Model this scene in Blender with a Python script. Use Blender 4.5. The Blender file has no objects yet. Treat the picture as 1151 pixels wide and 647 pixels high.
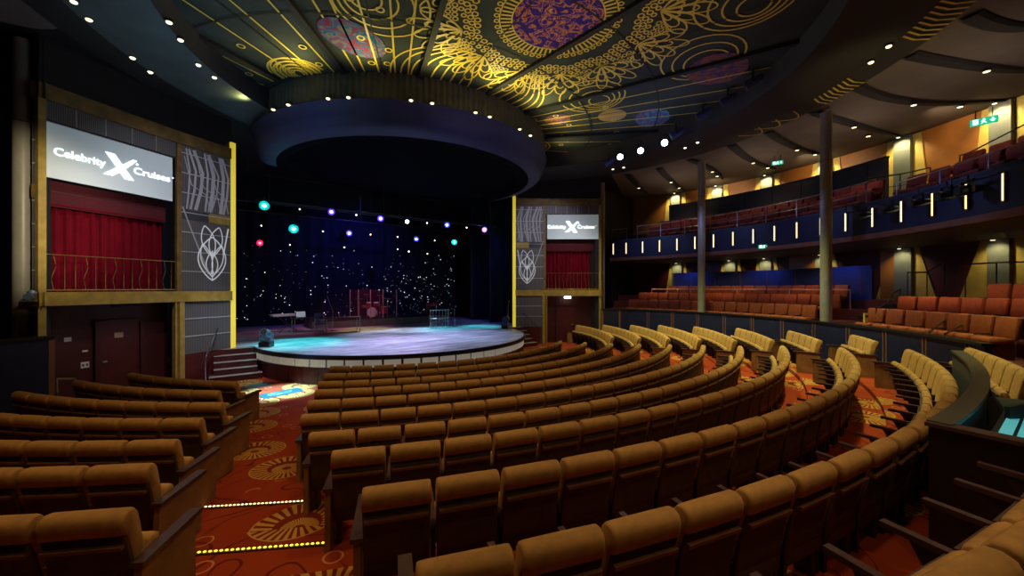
import bpy, math, random
from mathutils import Matrix, Vector
random.seed(7)
C = bpy.context.scene.collection
PI = math.pi
rad = math.radians
SC = bpy.context.scene
# ------------------------------------------------------------------ camera
F, CX, CY = 440.0, 575.5, 323.5
CAM = Vector((-6.66, -17.27, 3.05))
YAW = math.atan2(.602, .799)
RT = Vector((math.cos(YAW), -math.sin(YAW), 0)); FW = Vector((math.sin(YAW), math.cos(YAW), 0))
cam = bpy.data.cameras.new('camera'); camo = bpy.data.objects.new('camera', cam); C.objects.link(camo)
camo.location = CAM; camo.rotation_euler = (PI/2, 0, -YAW)
cam.sensor_width = 36; cam.lens = 36*F/1151; cam.clip_start = .05; cam.clip_end = 200
SC.camera = camo
def proj(p):
    d = Vector(p)-CAM; y = d.dot(FW); x = d.dot(RT)
    if y < .1: return (-1e5, -1e5, y)
    return (CX+F*x/y, CY-F*d.z/y, y)
def PX(px, py, z=None, t=None):           # point seen at a pixel, at height z or depth t
    if t is None: t = (z-CAM.z)*F/(CY-py)
    return CAM+RT*((px-CX)/F*t)+FW*t+Vector((0, 0, (CY-py)/F*t))
def hit(px, c, r, far=True):              # depth at which the pixel column meets a circle
    d = RT*((px-CX)/F)+FW; o = CAM-Vector((c[0], c[1], CAM.z))
    a = d.x*d.x+d.y*d.y; b = 2*(o.x*d.x+o.y*d.y); k = o.x*o.x+o.y*o.y-r*r
    D = max(b*b-4*a*k, 0)**.5
    return (-b+(D if far else -D))/2/a
def pol(r, a, c=(0, 0), z=0.):            # angle in degrees from -Y towards +X
    a = rad(a); return Vector((c[0]+r*math.sin(a), c[1]-r*math.cos(a), z))
HC = (0, -7)      # centre of the horseshoe (side walls, balcony)
RC = (0, -8)      # centre of the ceiling ring
# ------------------------------------------------------------------ materials
M = {}
def mat(name, col, rough=.6, metal=0, emit=None, es=0, spec=.5, noise=0, nscale=20, bump=0, sheen=0):
    m = bpy.data.materials.new(name); m.use_nodes = True; nt = m.node_tree; b = nt.nodes['Principled BSDF']
    b.inputs['Base Color'].default_value = (*col, 1); b.inputs['Roughness'].default_value = rough
    b.inputs['Metallic'].default_value = metal; b.inputs['Specular IOR Level'].default_value = spec
    if sheen: b.inputs['Sheen Weight'].default_value = sheen; b.inputs['Sheen Tint'].default_value = (*[min(1, c*2.5) for c in col], 1)
    if emit: b.inputs['Emission Color'].default_value = (*emit, 1); b.inputs['Emission Strength'].default_value = es
    if noise or bump:
        tc = nt.nodes.new('ShaderNodeTexCoord'); n = nt.nodes.new('ShaderNodeTexNoise')
        n.inputs['Scale'].default_value = nscale; n.inputs['Detail'].default_value = 4
        nt.links.new(tc.outputs['Object'], n.inputs['Vector'])
        if noise:
            r = nt.nodes.new('ShaderNodeMapRange'); r.inputs[3].default_value = 1-noise; r.inputs[4].default_value = 1+noise
            r.inputs[1].default_value = .3; r.inputs[2].default_value = .7
            nt.links.new(n.outputs['Fac'], r.inputs[0])
            mx = nt.nodes.new('ShaderNodeVectorMath'); mx.operation = 'SCALE'; mx.inputs[0].default_value = col
            nt.links.new(r.outputs[0], mx.inputs['Scale']); nt.links.new(mx.outputs[0], b.inputs['Base Color'])
        if bump:
            bp = nt.nodes.new('ShaderNodeBump'); bp.inputs['Strength'].default_value = bump; bp.inputs['Distance'].default_value = .01
            nt.links.new(n.outputs['Fac'], bp.inputs['Height']); nt.links.new(bp.outputs[0], b.inputs['Normal'])
    M[name] = m; return m
mat('velvet', (.40, .205, .062), .85, noise=.25, nscale=9, bump=.15, sheen=.25)
mat('velvet_dark', (.05, .022, .018), .7, noise=.3, nscale=7)
mat('back_cloth', (.075, .036, .018), .75, noise=.3, nscale=8)
mat('piping', (.30, .18, .09), .6)
mat('seat_shell', (.020, .011, .013), .45, noise=.3, nscale=6)
mat('ledge', (.20, .08, .04), .5, noise=.3, nscale=8)
mat('arm_wood', (.07, .036, .042), .3, noise=.2, nscale=12)
mat('end_wood', (.26, .12, .045), .5, noise=.3, nscale=5)
mat('orange', (.33, .070, .013), .8, noise=.2, nscale=8)
mat('red_seat', (.17, .022, .015), .8, noise=.2, nscale=8)
mat('tier_base', (.12, .02, .015), .7)
mat('blue_wall', (.010, .013, .05), .5, noise=.2, nscale=3)
mat('blue_wall_bright', (.02, .04, .24), .5, noise=.15, nscale=3)  # brighter blue of the half wall behind the tier seats
mat('dark_grey_wall', (.045, .048, .052), .6, noise=.15, nscale=3)
mat('black', (.006, .006, .008), .8)
mat('void', (.0012, .0012, .002), .9, spec=.05)
mat('black_gloss', (.012, .012, .015), .3)
mat('near_black_wall', (.012, .009, .010), .7, noise=.2, nscale=2)
mat('soffit', (.035, .030, .032), .7, noise=.15, nscale=2)
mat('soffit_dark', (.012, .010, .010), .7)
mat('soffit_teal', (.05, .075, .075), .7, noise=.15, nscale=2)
mat('balcony_ceiling', (.125, .10, .085), .8, noise=.1, nscale=1.5)
mat('brown_trim', (.22, .09, .05), .5, noise=.15, nscale=4)
mat('gold', (.42, .29, .06), .45, metal=.2, noise=.2, nscale=5)
mat('gold_dark', (.20, .12, .03), .5, metal=.1, noise=.3, nscale=4)
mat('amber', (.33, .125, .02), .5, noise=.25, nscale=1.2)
mat('pilaster_yellow', (.55, .42, .10), .6, noise=.15, nscale=3)
mat('pilaster_grey', (.16, .18, .17), .5, noise=.1, nscale=3)
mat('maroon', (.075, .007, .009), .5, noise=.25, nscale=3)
mat('maroon_dark', (.055, .006, .008), .5, noise=.25, nscale=3)
mat('curtain', (.13, .002, .010), .9, noise=.15, nscale=4, spec=.1)
mat('curtain_border', (.07, .002, .007), .9, noise=.1, nscale=4)
mat('screen', (.62, .70, .72), .6, emit=(.40, .52, .56), es=.22)
mat('logo', (1, 1, 1), .5, emit=(.85, 1, 1), es=1.6)
mat('wire_panel_line', (.55, .56, .58), .4, metal=.3)
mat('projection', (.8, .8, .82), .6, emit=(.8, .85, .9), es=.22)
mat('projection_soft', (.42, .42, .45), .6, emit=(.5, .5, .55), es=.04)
mat('booth_panel', (.010, .005, .006), .4, noise=.2, nscale=3)
mat('booth_cap', (.07, .065, .05), .35)
mat('column', (.30, .27, .20), .4, noise=.1, nscale=4)
mat('steel', (.45, .44, .42), .3, metal=.8)
mat('dark_steel', (.05, .05, .055), .35, metal=.6)
mat('handrail_pink', (.6, .38, .34), .35, metal=.3)
mat('yellow_edge', (.75, .62, .08), .5, emit=(.9, .68, .06), es=.55)
mat('deck_lip', (.012, .011, .016), .35)
mat('cream', (.75, .72, .62), .5, emit=(.8, .78, .68), es=.16)
mat('lens_warm', (1, .9, .7), .3, emit=(1, .84, .48), es=2.2)
mat('lens_cool', (.8, .95, 1), .3, emit=(.62, .86, 1), es=24)
mat('lens_cyan', (.3, 1, 1), .3, emit=(.45, 1, .95), es=6)
mat('lens_blue', (.4, .5, 1), .3, emit=(.40, .42, 1), es=16)
mat('lens_violet', (.6, .4, 1), .3, emit=(.55, .38, 1), es=16)
mat('lens_white', (1, 1, .95), .3, emit=(1, .95, .85), es=6)
mat('lens_red', (1, .1, .2), .3, emit=(1, .06, .16), es=9)
mat('lens_pink', (1, .7, .9), .3, emit=(1, .62, .85), es=12)
mat('lens_orange', (1, .5, .2), .3, emit=(1, .45, .2), es=8)
for n_, c_ in (('lens_cyan', (.0, .62, .58)), ('lens_blue', (.10, .10, .95)), ('lens_violet', (.22, .10, .95)), ('lens_red', (.85, .02, .10)), ('lens_pink', (.55, .22, .62))):
    mat(n_+'_halo', c_, .4, emit=c_, es=1.0); mat(n_+'_halo2', c_, .4, emit=c_, es=.22)  # glowing outer rings stand in for the coloured halo round each lamp
mat('led_warm', (1, .9, .6), .3, emit=(1, .72, .32), es=3.0)
mat('led_yellow', (1, .8, .1), .3, emit=(1, .62, .03), es=3.0)
mat('led_strip_base', (.08, .05, .02), .5)
mat('strip_light', (1, .9, .6), .3, emit=(1, .84, .42), es=1.7)
mat('exit_green', (.02, .35, .2), .4, emit=(.02, .62, .34), es=.8)
mat('exit_white', (.9, 1, .95), .4, emit=(.75, 1, .9), es=1.8)
mat('sign_white', (.7, .68, .66), .5)
mat('sign_tan', (.4, .30, .2), .5)
mat('sign_dark', (.05, .05, .05), .5)
mat('cyan_projection', (.005, .05, .058), .5)  # projected cyan light of the carpet logos, put into the colour
mat('white_projection', (.22, .26, .26), .5)
mat('console_cyan', (.2, .7, .8), .4, emit=(.06, .48, .58), es=.5)
mat('console_body', (.03, .035, .04), .4)
mat('white_plastic', (.7, .7, .72), .4)
mat('drum_red', (.35, .02, .04), .3)
mat('cymbal', (.55, .42, .2), .3, metal=.9)
mat('riser', (.16, .17, .17), .6, noise=.2, nscale=4)
mat('stage_drape', (.008, .010, .022), .9, noise=.2, nscale=3)
mat('star_cloth', (.006, .006, .022), .9)
mat('star', (1, 1, 1), .4, emit=(.9, .9, 1), es=1.5)
mat('star_dim', (1, 1, 1), .4, emit=(.75, .75, 1), es=.4)
mat('header_blue_spill', (.03, .036, .10), .6, noise=.1, nscale=2)  # blue spill of the stage lights is put into this base colour
mat('valance', (.085, .082, .045), .8, noise=.2, nscale=3)
mat('mural_yellow', (.62, .46, .05), .6)
mat('mural_base', (.040, .050, .046), .8, spec=.08, noise=.25, nscale=.8)
mat('mural_purple', (.09, .05, .18), .6)
mat('mural_gold', (.42, .26, .06), .6)
mat('tread', (.30, .24, .22), .5)
mat('yellow_stripe', (.6, .5, .08), .5)
mat('fixture_blue', (.05, .06, .16), .35, metal=.2)
mat('fixture_light', (.16, .22, .30), .35, metal=.2)
def glass():
    m = mat('acrylic', (.5, .12, .16), .05); b = m.node_tree.nodes['Principled BSDF']
    b.inputs['Alpha'].default_value = .045; return m
glass()

def link(nt, a, b): nt.links.new(a, b)
class NB:                                   # small node helper
    def __init__(s, m): s.nt = m.node_tree; s.b = s.nt.nodes['Principled BSDF']
    def n(s, t, **kw):
        x = s.nt.nodes.new(t)
        for k, v in kw.items(): setattr(x, k, v)
        return x
    def put(s, sock, v):
        if isinstance(v, (int, float, tuple)): sock.default_value = v
        else: s.nt.links.new(v, sock)
    def m(s, op, a, b=0., c=0.):
        x = s.n('ShaderNodeMath', operation=op)
        for i, v in enumerate((a, b, c)): s.put(x.inputs[i], v)
        return x.outputs[0]
    def band(s, v, lo, hi): return s.m('MULTIPLY', s.m('GREATER_THAN', v, lo), s.m('LESS_THAN', v, hi))
    def mix(s, f, a, b):
        x = s.n('ShaderNodeMix', data_type='RGBA')
        s.put(x.inputs[0], f); s.put(x.inputs[6], a); s.put(x.inputs[7], b); return x.outputs[2]
def carpet():
    m = mat('carpet', (.3, .03, .01), .95, spec=.1); k = NB(m)
    tc = k.n('ShaderNodeTexCoord')
    noi = k.n('ShaderNodeTexNoise'); noi.inputs['Scale'].default_value = .9; noi.inputs['Detail'].default_value = 3
    link(k.nt, tc.outputs['Object'], noi.inputs['Vector'])
    base = k.mix(noi.outputs['Fac'], (.19, .014, .008, 1), (.36, .055, .012, 1))
    # maroon swirls
    n2 = k.n('ShaderNodeTexNoise'); n2.inputs['Scale'].default_value = 1.1; n2.inputs['Detail'].default_value = 0; n2.inputs['Distortion'].default_value = 1.2
    link(k.nt, tc.outputs['Object'], n2.inputs['Vector'])
    w = k.m('FRACT', k.m('MULTIPLY', n2.outputs['Fac'], 9.)); sw = k.band(w, .40, .56)
    big = k.band(n2.outputs['Fac'], .40, .58)
    col = k.mix(k.m('MULTIPLY', k.m('MULTIPLY', sw, big), .8), base, (.075, .006, .008, 1))
    def cells(scale, rnd):
        mp = k.n('ShaderNodeVectorMath', operation='SCALE'); link(k.nt, tc.outputs['Object'], mp.inputs[0]); mp.inputs['Scale'].default_value = scale
        fl = k.n('ShaderNodeSeparateXYZ'); link(k.nt, mp.outputs[0], fl.inputs[0])
        cb = k.n('ShaderNodeCombineXYZ'); link(k.nt, fl.outputs[0], cb.inputs[0]); link(k.nt, fl.outputs[1], cb.inputs[1])
        v = k.n('ShaderNodeTexVoronoi', voronoi_dimensions='2D'); link(k.nt, cb.outputs[0], v.inputs['Vector']); v.inputs['Scale'].default_value = 1; v.inputs['Randomness'].default_value = rnd
        sb = k.n('ShaderNodeVectorMath', operation='SUBTRACT'); link(k.nt, cb.outputs[0], sb.inputs[0]); link(k.nt, v.outputs['Position'], sb.inputs[1])
        s = k.n('ShaderNodeSeparateXYZ'); link(k.nt, sb.outputs[0], s.inputs[0])
        cs = k.n('ShaderNodeSeparateColor'); link(k.nt, v.outputs['Color'], cs.inputs[0])
        return s.outputs[0], s.outputs[1], v.outputs['Distance'], cs.outputs[0]
    x, y, d, r = cells(.78, .55)
    yo = k.m('ADD', y, .06)
    ang = k.m('ARCTAN2', yo, x); d2 = k.m('SQRT', k.m('ADD', k.m('MULTIPLY', x, x), k.m('MULTIPLY', yo, yo)))
    ray = k.m('GREATER_THAN', k.m('SINE', k.m('MULTIPLY', ang, 30.)), -.1)
    fan = k.m('MAXIMUM', k.m('MULTIPLY', ray, k.band(d, .20, .37)), k.band(d, .37, .385))
    fan = k.m('MULTIPLY', fan, k.m('GREATER_THAN', r, .30))
    col = k.mix(k.m('MULTIPLY', k.m('LESS_THAN', d, .39), k.m('GREATER_THAN', r, .30)), col, (.17, .02, .010, 1))
    disc = k.m('MULTIPLY', k.band(d2, .05, .16), k.m('GREATER_THAN', r, .30))
    fine = k.m('GREATER_THAN', k.m('SINE', k.m('MULTIPLY', ang, 44.)), -.6)
    disc = k.m('MULTIPLY', disc, fine)
    col = k.mix(k.m('MULTIPLY', k.m('MAXIMUM', fan, disc), .85), col, (.52, .27, .06, 1))
    x2, y2, e, r2 = cells(2.1, .9)
    ring = k.m('MULTIPLY', k.band(e, .16, .20), k.m('GREATER_THAN', r2, .62))
    ring = k.m('MULTIPLY', ring, k.m('GREATER_THAN', d, .42))
    col = k.mix(k.m('MULTIPLY', ring, .8), col, (.55, .22, .09, 1))
    link(k.nt, col, k.b.inputs['Base Color'])
carpet()
def deckmat():
    m = mat('deck', (.08, .09, .12), .38); k = NB(m); tc = k.n('ShaderNodeTexCoord')
    mp = k.n('ShaderNodeMapping'); mp.inputs['Scale'].default_value = (.5, 3.2, 1); mp.inputs['Rotation'].default_value = (0, 0, .35)
    link(k.nt, tc.outputs['Object'], mp.inputs[0])
    n = k.n('ShaderNodeTexNoise'); n.inputs['Scale'].default_value = 1.6; n.inputs['Detail'].default_value = 8; n.inputs['Roughness'].default_value = .7
    link(k.nt, mp.outputs[0], n.inputs['Vector'])
    f = k.m('SMOOTH_MIN', k.m('MAXIMUM', k.m('MULTIPLY', k.m('SUBTRACT', n.outputs['Fac'], .36), 3.4), 0.), 1., .1)
    link(k.nt, k.mix(f, (.07, .08, .11, 1), (.70, .72, .78, 1)), k.b.inputs['Base Color'])
deckmat()
def wiremat():
    m = mat('wire_panel', (.13, .13, .135), .5, metal=.3); k = NB(m); tc = k.n('ShaderNodeTexCoord')
    s = k.n('ShaderNodeSeparateXYZ'); link(k.nt, tc.outputs['Object'], s.inputs[0])
    v = k.m('ADD', s.outputs[0], k.m('MULTIPLY', s.outputs[1], .35))
    w = k.m('MULTIPLY', k.m('ADD', k.m('SINE', k.m('MULTIPLY', v, 150.)), 1.), .5)
    n = k.n('ShaderNodeTexNoise'); n.inputs['Scale'].default_value = 2.; link(k.nt, tc.outputs['Object'], n.inputs['Vector'])
    c = k.mix(w, (.07, .068, .07, 1), (.21, .205, .21, 1)); link(k.nt, k.mix(k.m('MULTIPLY', n.outputs['Fac'], .5), c, (.09, .085, .08, 1)), k.b.inputs['Base Color'])
wiremat()
def blotch(name, cols, scale):
    m = mat(name, (.2, .1, .1), .9, spec=.03); k = NB(m); tc = k.n('ShaderNodeTexCoord')
    n = k.n('ShaderNodeTexNoise'); n.inputs['Scale'].default_value = scale; n.inputs['Detail'].default_value = 5; n.inputs['Distortion'].default_value = 1.5
    link(k.nt, tc.outputs['Object'], n.inputs['Vector'])
    r = k.n('ShaderNodeValToRGB'); el = r.color_ramp.elements
    while len(el) < len(cols): el.new(.5)
    for i, c in enumerate(cols): el[i].position = .30+.40*i/(len(cols)-1); el[i].color = (*c, 1)
    link(k.nt, n.outputs['Fac'], r.inputs[0]); link(k.nt, r.outputs[0], k.b.inputs['Base Color'])
blotch('planet_red', [(.004, .09, .24), (.006, .11, .28), (.20, .15, .09), (.006, .10, .26), (.26, .015, .02), (.006, .12, .28), (.24, .15, .06), (.004, .09, .26)], 1.9)
blotch('planet_blue', [(.04, .10, .22), (.10, .30, .36), (.05, .07, .2), (.22, .10, .14), (.05, .14, .28)], 3)
blotch('planet_rust', [(.18, .05, .04), (.06, .06, .14), (.28, .10, .05), (.05, .05, .10)], 2.5)
blotch('medallion', [(.03, .02, .16), (.05, .03, .24), (.04, .02, .18), (.05, .03, .22), (.55, .20, .04), (.04, .02, .2), (.05, .03, .22), (.6, .3, .05)], 3.6)
# ------------------------------------------------------------------ mesh builder
class MB:
    def __init__(s): s.v = []; s.f = []; s.m = []; s.sm = []; s.mats = []
    def mi(s, m):
        if m not in s.mats: s.mats.append(m)
        return s.mats.index(m)
    def add(s, vs, fs, m, smooth=False, X=None):
        o = len(s.v); s.v += [tuple(X @ Vector(v)) if X else tuple(v) for v in vs]
        k = s.mi(m)
        for f in fs: s.f.append([o+i for i in f]); s.m.append(k); s.sm.append(smooth)
        return s
    def box(s, c, d, m, rz=0, X=None, rx=0):
        x, y, z = d[0]/2, d[1]/2, d[2]/2
        vs = [Vector((a*x, b*y, e*z)) for e in (-1, 1) for a, b in ((-1, -1), (1, -1), (1, 1), (-1, 1))]
        R = Matrix.Rotation(rz, 3, 'Z') @ Matrix.Rotation(rx, 3, 'X')
        vs = [R @ v+Vector(c) for v in vs]
        return s.add(vs, [(3, 2, 1, 0), (4, 5, 6, 7), (0, 1, 5, 4), (1, 2, 6, 5), (2, 3, 7, 6), (3, 0, 4, 7)], m, False, X)
    def hexa(s, vs, m): return s.add(vs, [(3, 2, 1, 0), (4, 5, 6, 7), (0, 1, 5, 4), (1, 2, 6, 5), (2, 3, 7, 6), (3, 0, 4, 7)], m)
    def cyl(s, a, b, r, m, n=10, r2=None, caps=True, X=None):
        a, b = Vector(a), Vector(b); r2 = r if r2 is None else r2
        d = (b-a).normalized(); u = d.orthogonal().normalized(); w = d.cross(u)
        vs = []
        for p, q in ((a, r), (b, r2)):
            for i in range(n):
                t = 2*PI*i/n; vs.append(p+(u*math.cos(t)+w*math.sin(t))*q)
        fs = [(i, (i+1) % n, n+(i+1) % n, n+i) for i in range(n)]
        s.add(vs, fs, m, True, X)
        if caps:
            s.add(vs[:n], [tuple(range(n))[::-1]], m, False, X); s.add(vs[n:], [tuple(range(n))], m, False, X)
        return s
    def tube(s, pts, r, m, n=8):
        pts = [Vector(p) for p in pts]; vs = []
        for i, p in enumerate(pts):
            d = (pts[min(i+1, len(pts)-1)]-pts[max(i-1, 0)]).normalized()
            u = d.cross(Vector((0, 0, 1)))
            u = u.normalized() if u.length > 1e-3 else Vector((1, 0, 0))
            w = u.cross(d)
            vs += [p+(u*math.cos(2*PI*j/n)+w*math.sin(2*PI*j/n))*r for j in range(n)]
        fs = [(i*n+j, i*n+(j+1) % n, (i+1)*n+(j+1) % n, (i+1)*n+j) for i in range(len(pts)-1) for j in range(n)]
        fs += [tuple(range(n)), tuple(range((len(pts)-1)*n, len(pts)*n))[::-1]]
        return s.add(vs, fs, m, True)
    def ball(s, c, r, m, n=10, k=6, X=None):
        r = r if isinstance(r, (tuple, list)) else (r, r, r)
        vs = []; fs = []
        for i in range(k+1):
            t = PI*i/k
            for j in range(n):
                q = 2*PI*j/n; vs.append((c[0]+r[0]*math.sin(t)*math.cos(q), c[1]+r[1]*math.sin(t)*math.sin(q), c[2]+r[2]*math.cos(t)))
        for i in range(k):
            for j in range(n): fs.append((i*n+j, (i+1)*n+j, (i+1)*n+(j+1) % n, i*n+(j+1) % n))
        return s.add(vs, fs, m, True, X)
    def arc(s, c, r0, r1, z0, z1, a0, a1, m, n=24, skin='all'):   # solid sector r0..r1, z0..z1
        vs = []; fs = []
        for i in range(n+1):
            a = a0+(a1-a0)*i/n
            vs += [pol(r0, a, c, z0), pol(r1, a, c, z0), pol(r1, a, c, z1), pol(r0, a, c, z1)]
        for i in range(n):
            o = 4*i
            for j in range(4): fs.append((o+j, o+(j+1) % 4, o+4+(j+1) % 4, o+4+j))
        fs += [(0, 1, 2, 3), (4*n+3, 4*n+2, 4*n+1, 4*n)]
        return s.add(vs, fs, m)
    def sheet(s, rows, m, smooth=True):     # grid of points
        n = len(rows[0]); vs = [p for r in rows for p in r]
        fs = [(i*n+j, i*n+j+1, (i+1)*n+j+1, (i+1)*n+j) for i in range(len(rows)-1) for j in range(n-1)]
        return s.add(vs, fs, m, smooth)
    def ribbon(s, pts, w, m, nrm=Vector((0, 0, 1)), closed=False):
        pts = [Vector(p) for p in pts]; n = len(pts); vs = []
        for i, p in enumerate(pts):
            a, b = (pts[(i-1) % n], pts[(i+1) % n]) if closed else (pts[max(i-1, 0)], pts[min(i+1, n-1)])
            d = b-a
            d = d.normalized() if d.length > 1e-6 else Vector((1, 0, 0))
            u = d.cross(nrm).normalized(); vs += [p-u*w/2, p+u*w/2]
        k = n if closed else n-1
        fs = [(2*i, 2*((i+1) % n), 2*((i+1) % n)+1, 2*i+1) for i in range(k)]
        return s.add(vs, fs, m)
    def poly(s, pts, m): return s.add(pts, [tuple(range(len(pts)))], m)
    def prism(s, pts, d, m):               # polygon extruded by vector d
        pts = [Vector(p) for p in pts]; n = len(pts); d = Vector(d)
        vs = pts+[p+d for p in pts]
        return s.add(vs, [tuple(range(n))[::-1], tuple(range(n, 2*n))]+[(i, (i+1) % n, n+(i+1) % n, n+i) for i in range(n)], m)
    def pad(s, prof, w, m, ins=.03, X=None, st=((-.5, .90), (-.5, .97), (-.46, 1.), (.46, 1.), (.5, .97), (.5, .90))):
        # rounded pad: closed YZ profile lofted along X, edges rounded off
        cy = sum(p[0] for p in prof)/len(prof); cz = sum(p[1] for p in prof)/len(prof); n = len(prof); vs = []
        xs = [-w/2, -w/2+ins*.25, -w/2+ins, -w/6, w/6, w/2-ins, w/2-ins*.25, w/2]; sc = [.84, .95, 1, 1.012, 1.012, 1, .95, .84]
        for x, q in zip(xs, sc):
            vs += [(x, cy+(p[0]-cy)*q, cz+(p[1]-cz)*(1-(1-q)*.45)) for p in prof]
        fs = [(i*n+j, i*n+(j+1) % n, (i+1)*n+(j+1) % n, (i+1)*n+j) for i in range(len(xs)-1) for j in range(n)]
        fs += [tuple(range(n))[::-1], tuple(range((len(xs)-1)*n, len(xs)*n))]
        return s.add(vs, fs, m, True, X)
    def mesh(s, name):
        me = bpy.data.meshes.new(name); me.from_pydata(s.v, [], s.f)
        for m in s.mats: me.materials.append(M[m])
        me.polygons.foreach_set('material_index', s.m); me.polygons.foreach_set('use_smooth', s.sm)
        me.update(); return me
    def build(s, name, parent=None, loc=(0, 0, 0), rz=0, label=None, cat=None, group=None, kind=None):
        o = bpy.data.objects.new(name, s.mesh(name)); C.objects.link(o); o.location = loc; o.rotation_euler = (0, 0, rz)
        if parent: o.parent = parent
        return tag(o, label, cat, group, kind)
def tag(o, label=None, cat=None, group=None, kind=None):
    if label: o['label'] = label
    if cat: o['category'] = cat
    if group: o['group'] = group
    if kind: o['kind'] = kind
    return o
def thing(name, loc, rz=0, label=None, cat=None, group=None):
    o = bpy.data.objects.new(name, None); C.objects.link(o); o.location = loc; o.rotation_euler = (0, 0, rz); o.empty_display_size = .2
    return tag(o, label, cat, group)
def dup(root, loc, rz, label, parts=None, group=None):
    r = root.copy(); C.objects.link(r); r.location = loc; r.rotation_euler = (0, 0, rz); r['label'] = label
    if group: r['group'] = group
    for ch in list(root.children):
        c = ch.copy(); C.objects.link(c); c.parent = r
        for g in ch.children:
            q = g.copy(); C.objects.link(q); q.parent = c
    return r
def struct(mb, name): return mb.build(name, kind='structure')
ORD = 'zeroth first second third fourth fifth sixth seventh eighth ninth tenth eleventh twelfth thirteenth fourteenth fifteenth sixteenth seventeenth eighteenth nineteenth twentieth twenty-first twenty-second twenty-third twenty-fourth twenty-fifth twenty-sixth twenty-seventh twenty-eighth twenty-ninth thirtieth'.split()
def text_mesh(body, size, bold=.012, ext=.004, align='LEFT'):
    cu = bpy.data.curves.new('lettering', 'FONT'); cu.body = body; cu.size = size; cu.extrude = ext; cu.offset = bold; cu.align_x = align; cu.resolution_u = 4
    ob = bpy.data.objects.new('lettering', cu); C.objects.link(ob)
    me = bpy.data.meshes.new_from_object(ob.evaluated_get(bpy.context.evaluated_depsgraph_get()))
    bpy.data.objects.remove(ob); return me
# ------------------------------------------------------------------ floor, rows
RK = [7.3, 8.3, 9.3, 10.3, 11.3, 12.3, 13.3, 14.25, 15.32, 16.40, 17.65]
ZK = [0, .02, .06, .13, .20, .27, .345, .47, .58, .68, .85]
def floor_z(r):
    if r >= 17.12: return .85
    if r >= 15.98: return .68
    if r >= 14.78: return .58
    if r >= 13.86: return .47
    if r >= 12.96: return .345
    p = [(0, 0)]+list(zip(RK[:6], ZK[:6]))+[(13.0, .29)]
    for (a, za), (b, zb) in zip(p, p[1:]):
        if r <= b: return za+(zb-za)*(r-a)/(b-a)
mb = MB(); rs = [5.0, 6.3, 7.3, 8.3, 9.3, 10.3, 11.3, 12.3, 12.959, 12.961, 13.3, 13.859, 13.861, 14.779, 14.781, 15.979, 15.981, 17.119, 17.121, 20.5]
rows = [[pol(r, a, z=floor_z(r)) for a in range(-116, 117, 2)] for r in rs]
mb.sheet(rows, 'carpet', False); struct(mb, 'floor')
mb = MB(); mb.arc((0, 0), 17.10, 19.6, .84, 1.12, -27, -6.6, 'carpet', 16); struct(mb, 'floor_riser')

# ------------------------------------------------------------------ theatre seats
def curve_prof(pts): return pts
def seat_meshes():
    d = {}
    b = MB()   # velvet backrest: wraps over the top and a hand's breadth down the back
    prof = [(.045, .44), (.075, .47), (.062, .60), (.045, .72), (.015, .86), (-.005, .93), (-.035, .966), (-.08, .972), (-.12, .955), (-.14, .915), (-.130, .822), (-.10, .815), (-.06, .70), (-.02, .55), (.0, .44)]
    b.pad(prof, .505, 'velvet', .026); d['backrest'] = b.mesh('backrest')
    b = MB()
    sh = [(-.02, .24), (-.035, .46), (-.085, .70), (-.117, .82), (-.09, .82), (-.02, .56), (.01, .44), (.01, .24)]
    b.pad(sh, .492, 'back_cloth', .02)
    d['back_panel'] = b.mesh('back_panel')
    b = MB(); b.box((0, -.108, .735), (.47, .038, .024), 'ledge', rx=.12); d['ledge'] = b.mesh('ledge')
    b = MB()   # cushion tipped up
    cp = [(.0, .0), (.0, .27), (.015, .305), (.05, .315), (.085, .30), (.10, .26), (.10, .04), (.07, -.01), (.03, -.015)]
    X = Matrix.Translation((0, .075, .37)) @ Matrix.Rotation(rad(-11), 4, 'X')
    b.pad(cp, .48, 'velvet', .035, X=X); d['cushion'] = b.mesh('cushion')
    b = MB(); X2 = Matrix.Translation((0, .075, .37)) @ Matrix.Rotation(rad(-11), 4, 'X')
    b.box((0, .112, .14), (.44, .025, .26), 'velvet_dark', X=X2); d['cushion_pan'] = b.mesh('cushion_pan')
    b = MB()
    b.hexa([(.255, -.04, .565), (.305, -.04, .565), (.305, .52, .59), (.255, .52, .59), (.255, -.04, .60), (.305, -.04, .60), (.305, .52, .622), (.255, .52, .622)], 'arm_wood')
    b.prism([(.262, .02, .565), (.262, .40, .585), (.262, .30, .40), (.262, .22, .0), (.262, .02, .0)], (.036, 0, 0), 'seat_shell')
    d['armrest'] = b.mesh('armrest')
    b = MB()
    for sx in (-1, 1): b.box((sx*.2, .08, .18), (.05, .14, .36), 'seat_shell')
    b.box((0, .05, .335), (.46, .16, .05), 'seat_shell'); d['base'] = b.mesh('base')
    b = MB()
    b.prism([(0, -.10, .0), (0, .50, .0), (0, .50, .585), (0, -.06, .565)], (.05, 0, 0), 'end_wood')
    d['end_panel'] = b.mesh('end_panel')
    b = MB(); b.hexa([(-.02, -.08, .57), (.07, -.08, .57), (.07, .55, .595), (-.02, .55, .595), (-.02, -.08, .605), (.07, -.08, .605), (.07, .55, .63), (-.02, .55, .63)], 'arm_wood')
    d['arm_cap'] = b.mesh('arm_cap')
    return d
SM = seat_meshes()
def protoseat():
    t = thing('theatre_seat', (0, 0, -50), 0, 'x', 'seat')
    for k in ('backrest', 'back_panel', 'cushion', 'armrest', 'base'):
        o = bpy.data.objects.new(k, SM[k]); C.objects.link(o); o.parent = t
    for kk, pp in (('ledge', 'back_panel'), ('cushion_pan', 'cushion')):
        o = bpy.data.objects.new(kk, SM[kk]); C.objects.link(o); o.parent = [c for c in t.children if c.name.startswith(pp)][0]
    return t
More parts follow.
